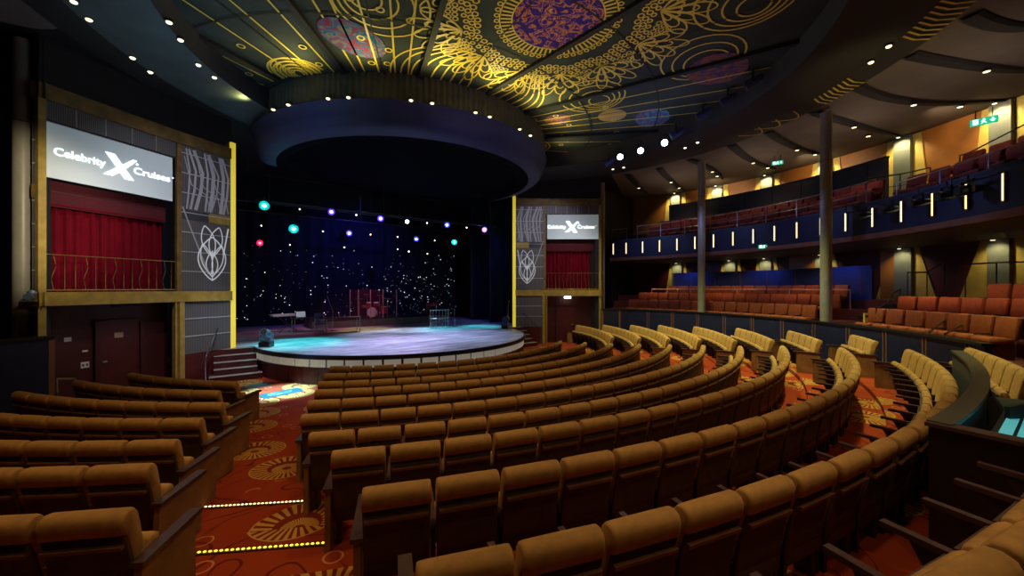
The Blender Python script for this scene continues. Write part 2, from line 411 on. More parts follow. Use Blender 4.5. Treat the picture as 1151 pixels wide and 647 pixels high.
PROTO = protoseat(); first_used = [False]
def inframe(p, mx=14, my=8):
    q = proj(p); return q[2] > .3 and -mx < q[0] < 1151+mx and -60 < q[1] < 647+my
def place_seat(r, a, z, label, group, end=0):
    loc = pol(r, a, z=z)
    tops = [pol(r+.05+dr, a+da, z=z+h) for h in (.62, .97) for da in (-57.3*.26/r, 57.3*.26/r) for dr in (0, -.3)]
    if not any(inframe(p) for p in tops): return None
    o = dup(PROTO, loc, rad(a), label, group=group)
    if end:
        e = bpy.data.objects.new('end_panel', SM['end_panel']); C.objects.link(e); e.parent = o
        e.location = ((.265 if end > 0 else -.315), 0, 0)
        c = bpy.data.objects.new('arm_cap', SM['arm_cap']); C.objects.link(c); c.parent = e
        if end > 0:
            for ch in list(o.children):
                if ch.name.startswith('armrest'): bpy.data.objects.remove(ch)
    return o
CLEAN = PROTO
LE = [35.5, 33.4, 31.7, 29.9, 28.7, 27.5, 25.7, 23.8, 22.2, 20.9]
RE = [35.5, 33.4, 31.7, 29.9, 28.7, 27.7, 26.4, 24.9, 22.8, 21.3]
BL = {2: 42.3, 3: 39.6, 4: 35.3, 5: 33.4, 6: 31.6, 7: 29.8, 8: 27.6}     # main block half-angle per row
BS = [50, 46, 42.3, 39.2, 36.4, 34.0, 31.7, 29.7, 27.8, 26.2]         # side banks start
def rowname(k): return 'front row' if k == 0 else ORD[k+1]+' row'
P_ = .55
for k in range(10):                                       # central block
    r = RK[k]; step = 57.2958*P_/r
    n = int(round((LE[k]+RE[k])/step)); st = (LE[k]+RE[k])/n
    for i in range(n):
        a = -LE[k]+st*(i+.5)
        u = min(1, max(0, (a+18)/30)); u = u*u*(3-2*u)
        place_seat(r+(.22*u if k == 9 else .17*u if k == 8 else .06*u if k == 7 else 0), a, ZK[k], 'tan velvet theatre seat in central block, %s, %s from left aisle' % (rowname(k), ORD[i+1]),
                   'tan theatre seats of the central block', end=(-1 if i == 0 else 1 if i == n-1 else 0))
def wall_angle(r, rw=10.85):
    for i in range(0, 9000, 5):
        p = pol(r, i/100)
        if math.hypot(p.x, p.y+7) > rw: return i/100
    return 88
NR = {2: 10, 3: 10, 4: 10, 5: 10, 6: 9, 7: 7, 8: 5, 9: 3}
for k in range(2, 10):                                    # right bank
    r = RK[k]; step = 57.2958*P_/r; a0 = BS[k]
    if k == 9: a0 = 26.0
    for i in range(NR[k]):
        a = a0+step*(i+.5)
        place_seat(r, a, ZK[k], 'tan velvet theatre seat in right bank, %s, %s from right aisle' % (rowname(k), ORD[i+1]),
                   'tan theatre seats of the right bank', end=(-1 if i == 0 else 1 if i == NR[k]-1 else 0))
LN = {2: 6, 3: 7, 4: 8, 5: 9, 6: 9, 7: 8, 8: 6}
for k in range(2, 9):                                     # left bank
    r = RK[k]-(.05 if k == 8 else 0); step = 57.2958*P_/r; a0 = -BL[k]
    for i in range(LN[k]):
        a = a0-step*(i+.5)
        place_seat(r, a, ZK[k], 'tan velvet theatre seat in left bank, %s, %s from left aisle' % (rowname(k), ORD[i+1]),
                   'tan theatre seats of the left bank', end=(1 if i == 0 else 0))
r = 17.4; step = 57.2958*P_/r
for i in range(6):                                        # behind the booth's far end
    place_seat(r, 19.4-step*(i+.5), ZK[10], 'tan velvet theatre seat beyond the sound booth, %s from far end' % ORD[i+1], 'tan theatre seats beyond the sound booth', end=(1 if i == 0 else 0))
r = 17.67; step = 57.2958*P_/r
for i in range(9):                                        # near side of the booth
    place_seat(r, -7.0-step*(i+.5), 1.12, 'tan velvet theatre seat in the rear row, %s from the dark booth panel' % ORD[i+1], 'tan theatre seats beside the booth panel')

# aisle step lights
def led(q0, q1, z, m, label, n=26):
    p0 = PX(*q0, z=z); p1 = PX(*q1, z=z); o = (p0+p1)/2; d = p1-p0; L = d.length
    T = thing('step_light', (o.x, o.y, z), math.atan2(d.y, d.x), label, 'step light')
    b = MB(); b.box((0, 0, .006), (L, .05, .012), 'led_strip_base'); b.build('strip', T)
    b = MB()
    for i in range(n): b.ball((-L/2+L*(i+.5)/n, 0, .014), (.017, .012, .008), m, 6, 4)
    b.build('led_row', T)
led((229, 570.5), (346, 563.5), .35, 'led_warm', 'warm white step light strip across the left aisle, farther one')
led((208, 623), (366, 611), .475, 'led_yellow', 'yellow step light strip across the left aisle, nearer one')

# ------------------------------------------------------------------ blue parapet walls of the side tiers
def parapet(side, name):
    b = MB(); A0, A1 = (30, 104)
    if side < 0: A0, A1 = -104, -40
    e0 = pol(11.26, 104*side, HC); e1 = Vector((9.74*side, -3.42, 0)); d = (e1-e0).normalized(); w = Vector((-d.y, d.x, 0))*.06
    def bar(z0, z1, k, m, u0=0., u1=1.):
        p, q = e0.lerp(e1, u0), e0.lerp(e1, u1); v = [p-w*k, q-w*k, q+w*k, p+w*k]
        b.hexa([x+Vector((0, 0, z0)) for x in v]+[x+Vector((0, 0, z1)) for x in v], m)
    bar(0, 1.88, 1, 'blue_wall'); bar(1.88, 1.94, 1.5, 'black_gloss'); bar(.2, 1.86, 1.15, 'brown_trim', .93, 1.); bar(.2, 1.86, 1.12, 'brown_trim', .30, .36)
    b.arc(HC, 11.2, 11.32, 0, 1.88, A0, A1, 'blue_wall', 60); b.arc(HC, 11.16, 11.36, 1.88, 1.94, A0, A1, 'black_gloss', 60)
    a = A0+2
    while a < A1:
        for q in (a, a+.55): b.arc(HC, 11.185, 11.2, .3, 1.86, q, q+.14, 'brown_trim', 1)
        a += 6.6
    b.build(name, kind='structure')
parapet(1, 'wall_tier_right'); parapet(-1, 'wall_tier_left')
# ------------------------------------------------------------------ lower tier (right)
b = MB()
for r0, r1, z in ((11.32, 12.75, 1.48), (12.75, 13.75, 1.86), (13.75, 14.75, 2.24), (14.75, 16.6, 2.6)):
    b.arc(HC, r0, r1, 0, z, 28, 112, 'tier_base', 40)
struct(b, 'floor_tier')
def tier_meshes(m):
    d = {}
    b = MB(); b.pad([(.03, .42), (.06, .46), (.03, .72), (.0, .90), (-.03, .93), (-.09, .92), (-.11, .86), (-.06, .60), (-.02, .42)], .52, m, .03); d['backrest'] = b.mesh('backrest')
    b = MB(); b.pad([(.03, .36), (.03, .44), (.06, .47), (.40, .48), (.46, .45), (.46, .38), (.43, .35)], .50, m, .03); d['cushion'] = b.mesh('cushion')
    b = MB(); b.box((0, .16, .18), (.44, .30, .36), 'tier_base'); b.box((.265, .18, .52), (.035, .40, .04), 'arm_wood'); b.box((.265, .05, .25), (.03, .06, .5), 'tier_base'); d['base'] = b.mesh('base')
    return d
def make_tier_proto(m, name):
    d = tier_meshes(m); t = thing(name, (0, 0, -60), 0, 'x', 'chair')
    for k in d:
        o = bpy.data.objects.new(k, d[k]); C.objects.link(o); o.parent = t
    return t
TP = make_tier_proto('orange', 'tier_armchair'); tp_used = [False]
def tier_seat(proto, used, r, a, z, label, group):
    loc = pol(r, a, HC, z)
    if not inframe(loc+Vector((0, 0, .9))): return
    dup(proto, loc, rad(a), label, group=group)
TR = ['front row', 'middle row', 'top row']
for j, (r, z, lo, hi) in enumerate(((12.32, 1.48, 62, 106), (13.32, 1.86, 62, 105), (14.32, 2.24, 63.5, 99.5))):
    st = 57.2958*.57/r; n = int((hi-lo)/st)
    for i in range(n):
        tier_seat(TP, tp_used, r, hi-st*(i+.5), z, 'orange red seat of the lower side tier, %s, %s from stage end' % (TR[j], ORD[i+1]), 'orange red seats of the lower side tier')
for j, (r, z, lo, hi) in enumerate(((12.32, 1.48, 33, 55), (13.32, 1.86, 35, 55), (14.32, 2.24, 35, 48.5))):
    st = 57.2958*.62/r; n = int((hi-lo)/st)
    for i in range(n):
        tier_seat(TP, tp_used, r, hi-st*(i+.5), z, 'orange red seat right of the tier steps, %s, %s from the steps' % (TR[j], ORD[i+1]), 'orange red seats right of the tier steps')
# blue half wall behind the lower tier seats
b = MB(); b.arc(HC, 14.82, 14.92, 2.6, 3.86, 63.5, 99, 'blue_wall_bright', 36); b.arc(HC, 14.80, 14.94, 3.86, 3.91, 63.5, 99, 'blue_wall_bright', 36)
for a in range(65, 99, 5): b.arc(HC, 14.805, 14.82, 2.7, 3.84, a, a+.12, 'brown_trim', 1)
b.build('half_wall', label='bright blue half wall behind the lower tier seats', cat='half wall')
# rails
def rail(name, label, pts, zbase, r=.022, m='dark_steel', posts=(), mids=(), pm=None):
    o = Vector(pts[0]); t = thing(name, o, 0, label, 'handrail')
    b = MB(); b.tube([Vector(p)-o for p in pts], r, m); b.build('top_rail', t)
    for i in posts:
        p = Vector(pts[i])-o; q = MB(); q.cyl(p, (p.x, p.y, zbase-o.z), r*.8, pm or m, 8); q.build('post', t)
    for dz in mids:
        q = MB(); q.tube([Vector(p)-o-Vector((0, 0, dz)) for p in pts], r*.6, m, 6); q.build('mid_rail', t)
    return t
rail('tier_handrail', 'pale pink handrail running in front of the top orange seats', [pol(13.82, 63.5+i*1.0, HC, 2.98) for i in range(40)], 2.24, .025, 'handrail_pink', (0, 10, 20, 30, 39))
rail('tier_handrail', 'pale handrail in front of the orange seats right of the steps', [pol(12.85, 55-i*1.0, HC, 2.36) for i in range(22)], 1.86, .018, 'handrail_pink', (0, 8, 16, 21))
for i, (px, py, px2, py2, s, lab) in enumerate(((1045, 373, 1068, 355, 12, 'dark angled handrail rising behind the blue wall, nearer the stage'), (1062, 375, 1092, 360, 21, 'dark angled handrail rising behind the blue wall, farther right'))):
    t1 = hit(px, HC, 11.5); t2 = t1+.7
    p1 = PX(px, py, t=t1); p2 = PX(px2, py2, t=t2); p3 = PX(px2+s, py2, t=t2+.2)
    rail('step_handrail', lab, [p1, p2, p3], 1.48, .02, 'dark_steel', (0, 1, 2))
pA = PX(1020, 306, t=13.0); pB = PX(1042, 306, t=13.2); pC = PX(1056, 297, t=13.5); pD = PX(1062, 297, t=13.6)
rail('step_handrail', 'dark handrail in front of the yellow wall panel above the tier steps', [pA, pB, pC, pD], 2.6, .02, 'dark_steel', (0, 1, 3))
rail('step_handrail', 'dark handrail before the far right yellow wall panels', [PX(1085, 297, t=11.8), PX(1120, 295, t=11.2), PX(1155, 294, t=10.6)], 2.6, .02, 'dark_steel', (0, 1, 2))
rail('step_handrail', 'short dark handrail beside the striped post at the tier steps', [PX(985, 347, t=12.3), PX(997, 340, t=12.6), PX(1003, 330, t=13.2), PX(1012, 325, t=13.6)], 1.9, .02, 'dark_steel', (0, 2, 3))
# striped post by the steps
b = MB(); p = PX(973, 356, t=12.4); b.box((0, 0, -.45), (.10, .06, .9), 'yellow_stripe', -YAW)
for i in range(4): b.box((0, -.005, -.1-i*.22), (.102, .062, .07), 'black', -YAW, rx=0)
b.build('step_marker_post', loc=(p.x, p.y, p.z+.12), label='yellow and black striped post at the tier steps', cat='post')
# steps of the lower tier
b = MB()
for i in range(5): b.arc(HC, 12.4+i*.45, 14.75, 1.48+.2*i, 1.68+.2*i, 56.2, 60.5, 'black_gloss', 2)
b.build('tier_steps', label='dark steps climbing between the two blocks of orange seats', cat='steps')

# ------------------------------------------------------------------ side back walls with pilasters
PIL_U = [760, 807, 863, 940, 1017, 1129, 700]
def backwall(name, z0, z1, pil, lit, m, r=16.5, flare=1.0):
    b = MB(); b.arc(HC, r, r+.2, z0, z1, 22, 118, m, 60); struct(b, name)
    k = 0
    for px, w, wt, lab in pil:
        t = hit(px, HC, r); p = PX(px, 300, t=t); a = math.degrees(math.atan2(p.x, -(p.y+7)))
        wa = 57.2958*w/r; wta = 57.2958*wt/r; core = 57.2958*.30/r
        loc = pol(r, a, HC, z0); T = thing('wall_pilaster', loc, 0, lab, 'pilaster')
        for s in (-1, 1):
            g = MB(); pts = []
            v = [pol(r-.04, a+s*core, HC, z0), pol(r-.04, a+s*wa, HC, z0), pol(r-.04, a+s*wta, HC, z1-.02), pol(r-.04, a+s*core, HC, z1-.02)]
            v2 = [pol(r, a+s*core, HC, z0), pol(r, a+s*wa, HC, z0), pol(r, a+s*wta, HC, z1-.02), pol(r, a+s*core, HC, z1-.02)]
            g.hexa([q-loc for q in v+v2], 'pilaster_yellow'); g.build('wing_panel', T)
        g = MB()
        g.hexa([q-loc for q in [pol(r-.16, a-core*.95, HC, z0), pol(r-.16, a+core*.95, HC, z0), pol(r, a+core, HC, z0), pol(r, a-core, HC, z0), pol(r-.16, a-core*.95, HC, z1-.02), pol(r-.16, a+core*.95, HC, z1-.02), pol(r, a+core, HC, z1-.02), pol(r, a-core, HC, z1-.02)]], 'pilaster_grey')
        g.build('core', T)
        g = MB(); lp = pol(r-.32, a, HC, z1-.05)-loc; g.cyl(lp, lp+Vector((0, 0, .06)), .07, 'dark_steel', 12); g.build('lamp_housing', T)
        if lit:
            g = MB(); g.cyl(lp-Vector((0, 0, .01)), lp, .055, 'lens_warm', 12); g.build('lamp_lens', T)
            L = bpy.data.lights.new('pilaster_light', 'SPOT'); L.energy = lit*4; L.color = (1, .80, .36); L.spot_size = rad(115); L.spot_blend = .8; L.shadow_soft_size = .05
            lo = bpy.data.objects.new('pilaster_light', L); C.objects.link(lo); lo.location = loc+lp-Vector((0, 0, .03))+(pol(r-.55, a, HC)-pol(r-.32, a, HC))
            lo.rotation_euler = (Vector(pol(1, a))+Vector((0, 0, -2.2))).to_track_quat('-Z', 'Y').to_euler()
        k += 1
UP = [(760, .95, .55, 'yellow lit pilaster on the upper balcony wall nearest the stage'), (807, .95, .55, 'yellow lit pilaster on the upper balcony wall, second from the stage'),
      (863, .95, .55, 'yellow lit pilaster on the upper balcony wall, third from the stage'), (929, .95, .55, 'yellow pilaster on the upper balcony wall behind the nearest round column'),
      (1017, .95, .55, 'yellow lit pilaster on the upper balcony wall beside the end of the dark half wall'), (1129, .95, .55, 'yellow lit pilaster on the upper balcony wall beside the green exit sign, far right')]
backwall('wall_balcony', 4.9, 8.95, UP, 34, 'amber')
LP = [(762, .75, .45, 'yellow pilaster on the lower tier wall nearest the stage'), (822, .75, .45, 'yellow pilaster on the lower tier wall, second from the stage'),
      (862, .75, .45, 'yellow pilaster on the lower tier wall below the exit sign'), (926, .9, .45, 'yellow pilaster on the lower tier wall behind the nearest round column'),
      (1018, 1.0, .45, 'yellow pilaster on the lower tier wall above the tier steps'), (1127, 1.15, .55, 'yellow pilaster on the lower tier wall at the far right')]
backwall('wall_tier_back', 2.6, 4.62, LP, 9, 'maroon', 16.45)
b = MB()
for a0, a1 in ((74.5, 79.5), (63.5, 66.5)): b.arc(HC, 16.40, 16.449, 2.61, 4.60, a0, a1, 'amber', 6)
b.build('wall_tier_panels', kind='structure')
# ------------------------------------------------------------------ upper balcony
b = MB(); b.arc(HC, 12.3, 12.42, 4.78, 5.76, 26, 111, 'blue_wall', 70); b.arc(HC, 12.26, 12.46, 4.62, 4.78, 26, 111, 'brown_trim', 70)
b.arc(HC, 12.28, 12.44, 5.76, 5.80, 26, 111, 'dark_grey_wall', 70)
struct(b, 'wall_balcony_front')
b = MB(); b.arc(HC, 12.46, 16.44, 4.60, 4.78, 26, 111, 'soffit', 50)
for r0, r1, z in ((12.46, 13.55, 5.45), (13.55, 14.5, 5.9), (14.5, 16.45, 6.3)): b.arc(HC, r0, r1, 4.78, z, 26, 111, 'near_black_wall', 40)
struct(b, 'floor_balcony')
FS = [110.9-4.4*i+(.05*i*0) for i in range(18)]
FS = [110.0]+[110.9-4.39*i for i in range(1, 18)]
g0 = MB(); g0.box((0, 0, 0), (.05, .03, .60), 'strip_light'); sm_ = g0.mesh('diffuser')
g1 = MB(); g1.box((-.045, .005, 0), (.03, .05, .66), 'gold_dark'); g1.box((.045, .005, 0), (.03, .05, .66), 'gold_dark'); g1.box((0, .012, .32), (.06, .04, .03), 'gold_dark'); g1.box((0, .012, -.32), (.06, .04, .03), 'gold_dark'); hm_ = g1.mesh('housing')
for i, a in enumerate(FS):
    T = thing('wall_light', pol(12.275, a, HC, 5.29), rad(a), 'vertical warm light strip on the blue balcony front, %s from the stage' % ORD[i+1], 'wall light', 'light strips on the balcony front')
    for n_, m_ in (('diffuser', sm_), ('housing', hm_)):
        o = bpy.data.objects.new(n_, m_); C.objects.link(o); o.parent = T; o.rotation_euler = (0, 0, PI)
# spotlights clamped along the balcony front on a bar
t0 = [pol(12.02, a, HC, 5.55) for a in range(57, 33, -2)]
T = thing('lighting_bar', t0[0], 0, 'dark horizontal lighting bar along the balcony front', 'lighting bar')
b = MB(); b.tube([p-t0[0] for p in t0], .025, 'dark_steel'); b.build('pipe', T)
for p in t0[::4]:
    b = MB(); b.cyl(p-t0[0], p-t0[0]+Vector((0, 0, .24)), .015, 'dark_steel', 6); b.build('bracket', T)
def spotlight(loc, aim, name, label, cat, lens=None, s=1., body='black_gloss', group=None):
    # theatre spotlight: yoke, round body, lens
    T = thing(name, loc, 0, label, cat, group)
    q = (Vector(aim)-Vector(loc)).normalized().to_track_quat('Y', 'Z').to_matrix().to_4x4()
    b = MB(); b.cyl((0, -.22*s, 0), (0, -.06*s, 0), .07*s, body, 12, r2=.10*s, X=q); b.cyl((0, -.06*s, 0), (0, .16*s, 0), .10*s, body, 12, r2=.115*s, X=q); b.build('body', T)
    b = MB()
    if lens and lens+'_halo' in M:
        b.cyl((0, .150*s, 0), (0, .158*s, 0), .150*s, lens+'_halo2', 18, X=q); b.cyl((0, .157*s, 0), (0, .163*s, 0), .105*s, lens+'_halo', 18, X=q); b.cyl((0, .162*s, 0), (0, .168*s, 0), .06*s, lens, 14, X=q)
    else: b.cyl((0, .158*s, 0), (0, .168*s, 0), .09*s if not lens or lens == 'lens_cool' else .05*s, lens or 'dark_steel', 14, X=q)
    b.build('lens', T)
    b = MB()
    for sx in (-1, 1): b.box((sx*.13*s, 0, .07*s), (.018*s, .05*s, .26*s), 'dark_steel', X=Matrix.Rotation(math.atan2(-q[0][1], q[1][1]), 4, 'Z'))
    b.box((0, 0, .20*s), (.28*s, .05*s, .02*s), 'dark_steel', X=Matrix.Rotation(math.atan2(-q[0][1], q[1][1]), 4, 'Z')); b.cyl((0, 0, .20*s), (0, 0, .30*s), .02*s, 'dark_steel', 8); b.build('yoke', T)
    return T
for i, a in enumerate((54.2, 49.9, 45.4, 41.4, 38.6)):
    p = pol(11.98, a, HC, 5.36); spotlight(p, (-2, -4, 3.2), 'spotlight', 'black spotlight hung on the balcony front bar, %s from the stage' % ORD[i+1], 'spotlight', s=1.15, group='spotlights on the balcony front')
# balcony rails and seats
rail('balcony_railing', 'silver railing with red seats behind, along the balcony front', [pol(12.52, 104-i*1.5, HC, 6.52) for i in range(34)], 5.8, .022, 'steel', range(0, 34, 4), (.35,))
rail('balcony_railing', 'thin pale handrail along the balcony front at the far right', [pol(12.44, 51-i*1.5, HC, 6.2) for i in range(14)], 5.8, .018, 'steel', range(0, 14, 4))
rail('balcony_railing', 'square pale railing at the stage end of the balcony', [pol(12.44, 110.6, HC, 5.8), pol(12.44, 110.6, HC, 6.42), pol(12.44, 106.6, HC, 6.42), pol(12.44, 106.6, HC, 5.8)], 5.8, .02, 'steel')
rail('balcony_railing', 'dark handrail beside the balcony steps in front of the yellow pilaster', [pol(13.6, 60.5, HC, 6.95), pol(14.4, 58.5, HC, 7.0), pol(14.6, 55.5, HC, 7.0)], 5.9, .022, 'dark_steel', (0, 1, 2), (.4,))
rail('balcony_railing', 'thin dark handrail before the amber wall at the upper balcony', [pol(14.4, 51.5, HC, 7.05), pol(14.4, 50.5, HC, 7.05), pol(14.7, 46, HC, 7.45), pol(14.8, 45, HC, 7.45)], 5.9, .02, 'dark_steel', (0, 3))
BP = make_tier_proto('red_seat', 'balcony_armchair'); bp_used = [False]
for j, (r, z, lo, hi) in enumerate(((13.1, 5.52, 56.5, 102), (14.0, 5.95, 57, 101))):
    st = 57.2958*.6/r; n = int((hi-lo)/st)
    for i in range(n): tier_seat(BP, bp_used, r, hi-st*(i+.5), z, 'dark red upper balcony seat, %s, %s from stage end' % (['front row', 'rear row'][j], ORD[i+1]), 'dark red seats of the upper balcony')
for j, (r, z, lo, hi) in enumerate(((13.1, 5.55, 34, 53), (14.0, 6.0, 33, 50), (14.9, 6.42, 33, 45))):
    st = 57.2958*.68/r; n = int((hi-lo)/st)
    for i in range(n): tier_seat(BP, bp_used, r, hi-st*(i+.5), z, 'dark red balcony seat right of the dark half wall, %s, %s from the wall' % (TR[j], ORD[i+1]), 'dark red seats right of the dark half wall')
b = MB(); b.arc(HC, 14.8, 14.9, 6.3, 7.84, 61.5, 100, 'dark_grey_wall', 40); b.arc(HC, 14.77, 14.93, 7.84, 7.9, 61.5, 100, 'black_gloss', 40)
for a in range(64, 100, 5): b.arc(HC, 14.785, 14.8, 6.4, 7.82, a, a+.12, 'near_black_wall', 1)
b.build('half_wall', label='dark grey half wall behind the upper balcony seats', cat='half wall')
# ------------------------------------------------------------------ columns
def column(x, y, z0, z1, label, r=.165):
    T = thing('round_column', (x, y, z0), 0, label, 'column')
    b = MB(); b.cyl((0, 0, 0), (0, 0, z1-z0), r, 'column', 28); b.build('shaft', T)
    b = MB(); b.cyl((0, 0, (z1-z0)*.78), (0, 0, (z1-z0)*.78+.03), r+.008, 'gold_dark', 28); b.build('joint_ring', T)
column(9.74, -13.1, 1.48, 8.95, 'nearest round column on the right, behind the blue wall')
column(11.5, -7.95, 1.48, 8.95, 'round column in the middle of the right tier')
column(10.66, -2.7, 0, 8.95, 'round column beside the right screen wall near the stage')
column(-10.36, -2.80, 0, 8.95, 'round column at the far left beside the left screen wall')
# ------------------------------------------------------------------ ceiling: mural, ring soffit, balcony ceiling
ZM = 9.6
def mural():
    b = MB(); z = ZM; n = 96
    # the vault disc
    b.poly([pol(8.35, 360*i/n, RC, z) for i in range(n)][::-1], 'mural_base')
    zz = z-.012
    W = .055
    def ok(p): return math.hypot(p.x, p.y+8) < 8.3 and math.hypot(p.x, p.y) > 5.9
    kz = [0]
    def line(pts, w=W, m='mural_yellow', closed=False):
        run = []; kz[0] = (kz[0]+1) % 97
        pts = [Vector((p[0], p[1], zz-.0002*kz[0])) for p in pts]
        if closed: pts = pts+[pts[0]]
        for p in pts:
            if ok(p): run.append(p)
            else:
                if len(run) > 1: b.ribbon(run, w, m)
                run = []
        if len(run) > 1: b.ribbon(run, w, m)
    def circ(c, r, w=W, m='mural_yellow', k=20, a0=0, a1=360): line([pol(r, a0+(a1-a0)*i/k, c) for i in range(k+1)], w, m)
    def disc(c, r, m, ry=None, rot=0, dz=.008, k=36):
        b.poly([Vector((c[0]+r*math.cos(2*PI*i/k)*math.cos(rot)-(ry or r)*math.sin(2*PI*i/k)*math.sin(rot), c[1]+r*math.cos(2*PI*i/k)*math.sin(rot)+(ry or r)*math.sin(2*PI*i/k)*math.cos(rot), zz-dz)) for i in range(k)][::-1], m)
    MC = (0, -10.3)
    # medallion
    disc(MC, 1.12, 'medallion')
    for i in range(64): line([pol(1.14, 360*i/64, MC), pol(1.40, 360*i/64, MC)], .05)
    circ(MC, 1.13, .03, k=48)
    for i in range(48): circ(pol(1.50, 360*i/48, MC), .06, .035, k=8)
    circ(MC, 1.43, .03, k=48)
    for rr, cnt, s in ((2.02, 60, .075), (2.17, 64, .07), (2.31, 68, .06)):
        for i in range(cnt): circ(pol(rr+.06*math.sin(12*2*PI*i/cnt), 360*i/cnt, MC), s, .04, k=8)
    # palmettes of nested drop shapes round the medallion
    NPET = 12
    for j in range(NPET):
        a = 360*(j+.5)/NPET; base = pol(2.42, a, MC)
        dr = base-Vector((MC[0], MC[1], 0)); dr.z = 0; dr.normalize()
        for ph, ln, wd in ((0, 1.25, .24), (24, 1.35, .22), (-24, 1.35, .22), (50, 1.15, .26), (-50, 1.15, .26)):
            d2 = Matrix.Rotation(rad(ph), 3, 'Z') @ dr; sd = Vector((-d2.y, d2.x, 0))
            for q in (1., .68, .38):
                line([base+d2*ln*q*(1-math.cos(2*PI*i/24))/2+sd*wd*q*math.sin(2*PI*i/24)*((1-math.cos(2*PI*i/24))/2)**.6 for i in range(25)], .042)
        for q in range(3):
            for i in range(4-q): circ(pol(2.5+.16*q, 360*j/NPET+(i-(3-q)/2)*3.6, MC), .065, .035, k=8)
    # plumes fanning from the medallion to the stage header
    for s in (-1, 1):
        for q in range(9):
            S = pol(2.5, 180-s*(13+q*2.6), MC); ds = (S-Vector((MC[0], MC[1], 0))).normalized()
            a0 = s*(1.4+q*2.8); E0 = pol(5.95, a0); E1 = pol(7.1+.06*q, a0*1.02)
            c = [S, S+ds*(.9), E1, E0]
            line([c[0]*(1-u)**3+c[1]*3*u*(1-u)**2+c[2]*3*u*u*(1-u)+c[3]*u**3 for u in [i/18 for i in range(19)]], .05)
    # radial line pairs with little rings
    for a in [-84, -78, -72, -66.5, -61.5, -52, -45.5, -40, -33.5, -31, -27, -22.5, -19, 27, 31, 34.5, 38, 42, 46.5, 51, 60, 66, 72, 78, 84]:
        line([pol(5.95+i*.2, a) for i in range(60)], .05)
    rnd = random.Random(3)
    for a in [-81, -69, -64, -55, -42.5, -29, -24.5, 29, 36, 44, 53, 63, 70]:
        for rr in (6.3+rnd.random()*.3, 7.2+rnd.random()*.5, 8.7+rnd.random()): circ(pol(rr, a+rnd.random()), .09, .04, k=10)
    # nested arches at the header
    for a in (-50, -56, 56):
        for rr in (.18, .32, .46, .62, .78): circ(pol(6.05, a if a != -56 else -51), rr*1.0, .055, k=26)
    # big nested crescents either side of the medallion
    for s in (-1, 1):
        for c in ((s*3.6, -8.2), (s*4.4, -11.6), (s*2.9, -13.4)):
            for rr in (.35, .6, .85, 1.1): circ((c[0]+s*(1.1-rr)*.5, c[1]), rr, .05, k=30)
    disc((-3.8, -6.55), .92, 'planet_red', .66, rad(20)); disc((3.9, -6.2), .5, 'planet_rust')
    disc((5.3, -7.7), .52, 'mural_gold'); disc((6.7, -8.5), .85, 'planet_blue', .62, rad(30)); disc((5.3, -11.6), .95, 'planet_rust', .8); disc((-5.4, -11.6), .9, 'planet_rust')
    # dark joints
    for rr in (8.5, 11.0): b.ribbon([Vector((*pol(rr, a)[:2], zz-.02)) for a in range(-64, 65, 2) if ok(pol(rr, a))], .05, 'black')
    for a in (-47.5, -26, -5, 14, 33, 56): b.ribbon([Vector((*pol(6.+i*.3, a)[:2], zz-.022)) for i in range(36) if ok(pol(6.+i*.3, a))], .035, 'black')
    # bright rim of the opposite side pattern
    return b
mu = mural(); struct(mu, 'ceiling')
b = MB()
for a in (-58.5, -37, -15.5, 5, 22.5, 45):
    pts = [pol(6.+i*.25, a, z=ZM-.06) for i in range(48)]
    pts = [p for p in pts if math.hypot(p.x, p.y+8) < 8.25]
    q = b
    d = (pts[-1]-pts[0]).normalized(); sd = Vector((-d.y, d.x, 0))*.075; up = Vector((0, 0, .055))
    q.hexa([pts[0]-sd-up, pts[-1]-sd-up, pts[-1]+sd-up, pts[0]+sd-up, pts[0]-sd+up, pts[-1]-sd+up, pts[-1]+sd+up, pts[0]+sd+up], 'black')
struct(b, 'trim_1')
# ring soffit round the vault
b = MB(); N = 120
def ringarc(r0, r1, z0, z1, m, a0, a1, n): b.sheet([[pol(r, a0+(a1-a0)*i/n, RC, z) for i in range(n+1)] for r, z in ((r0, z0), (r1, z1))], m)
A0, A1 = -155, 155
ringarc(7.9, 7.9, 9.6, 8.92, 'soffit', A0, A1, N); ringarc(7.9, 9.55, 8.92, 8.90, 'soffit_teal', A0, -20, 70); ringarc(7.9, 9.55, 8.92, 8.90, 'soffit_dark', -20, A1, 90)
ringarc(9.55, 10.35, 8.90, 8.93, 'soffit_dark', A0, A1, N); ringarc(10.35, 10.35, 8.93, 9.12, 'black', A0, A1, N); ringarc(7.9, 8.5, 9.62, 9.62, 'black', A0, A1, N)
zz = 8.895
def onring(r, a): return pol(r, a, RC, zz-.01)
for a in list(range(28, 40, 1))+list(range(50, 58, 1)):            # painted motif on the outer ring edge, right
    b.ribbon([onring(9.62, a), onring(9.95, a+1.2), onring(10.3, a+1.5)], .05, 'mural_yellow')
for s0 in (62, 66, 70): b.ribbon([onring(9.65+.6*math.sin(PI*i/10), s0+i*.5) for i in range(11)], .04, 'mural_yellow')
for a in (-58, -52, -64):                                          # red painted patch, outer ring left
    b.ribbon([onring(9.65+.5*math.sin(PI*i/10), a+i*.5) for i in range(11)], .04, 'maroon')
struct(b, 'ceiling_ring')
b = MB(); b.arc(HC, 0.1, 18.5, 9.12, 9.3, -118, -25, 'near_black_wall', 40)
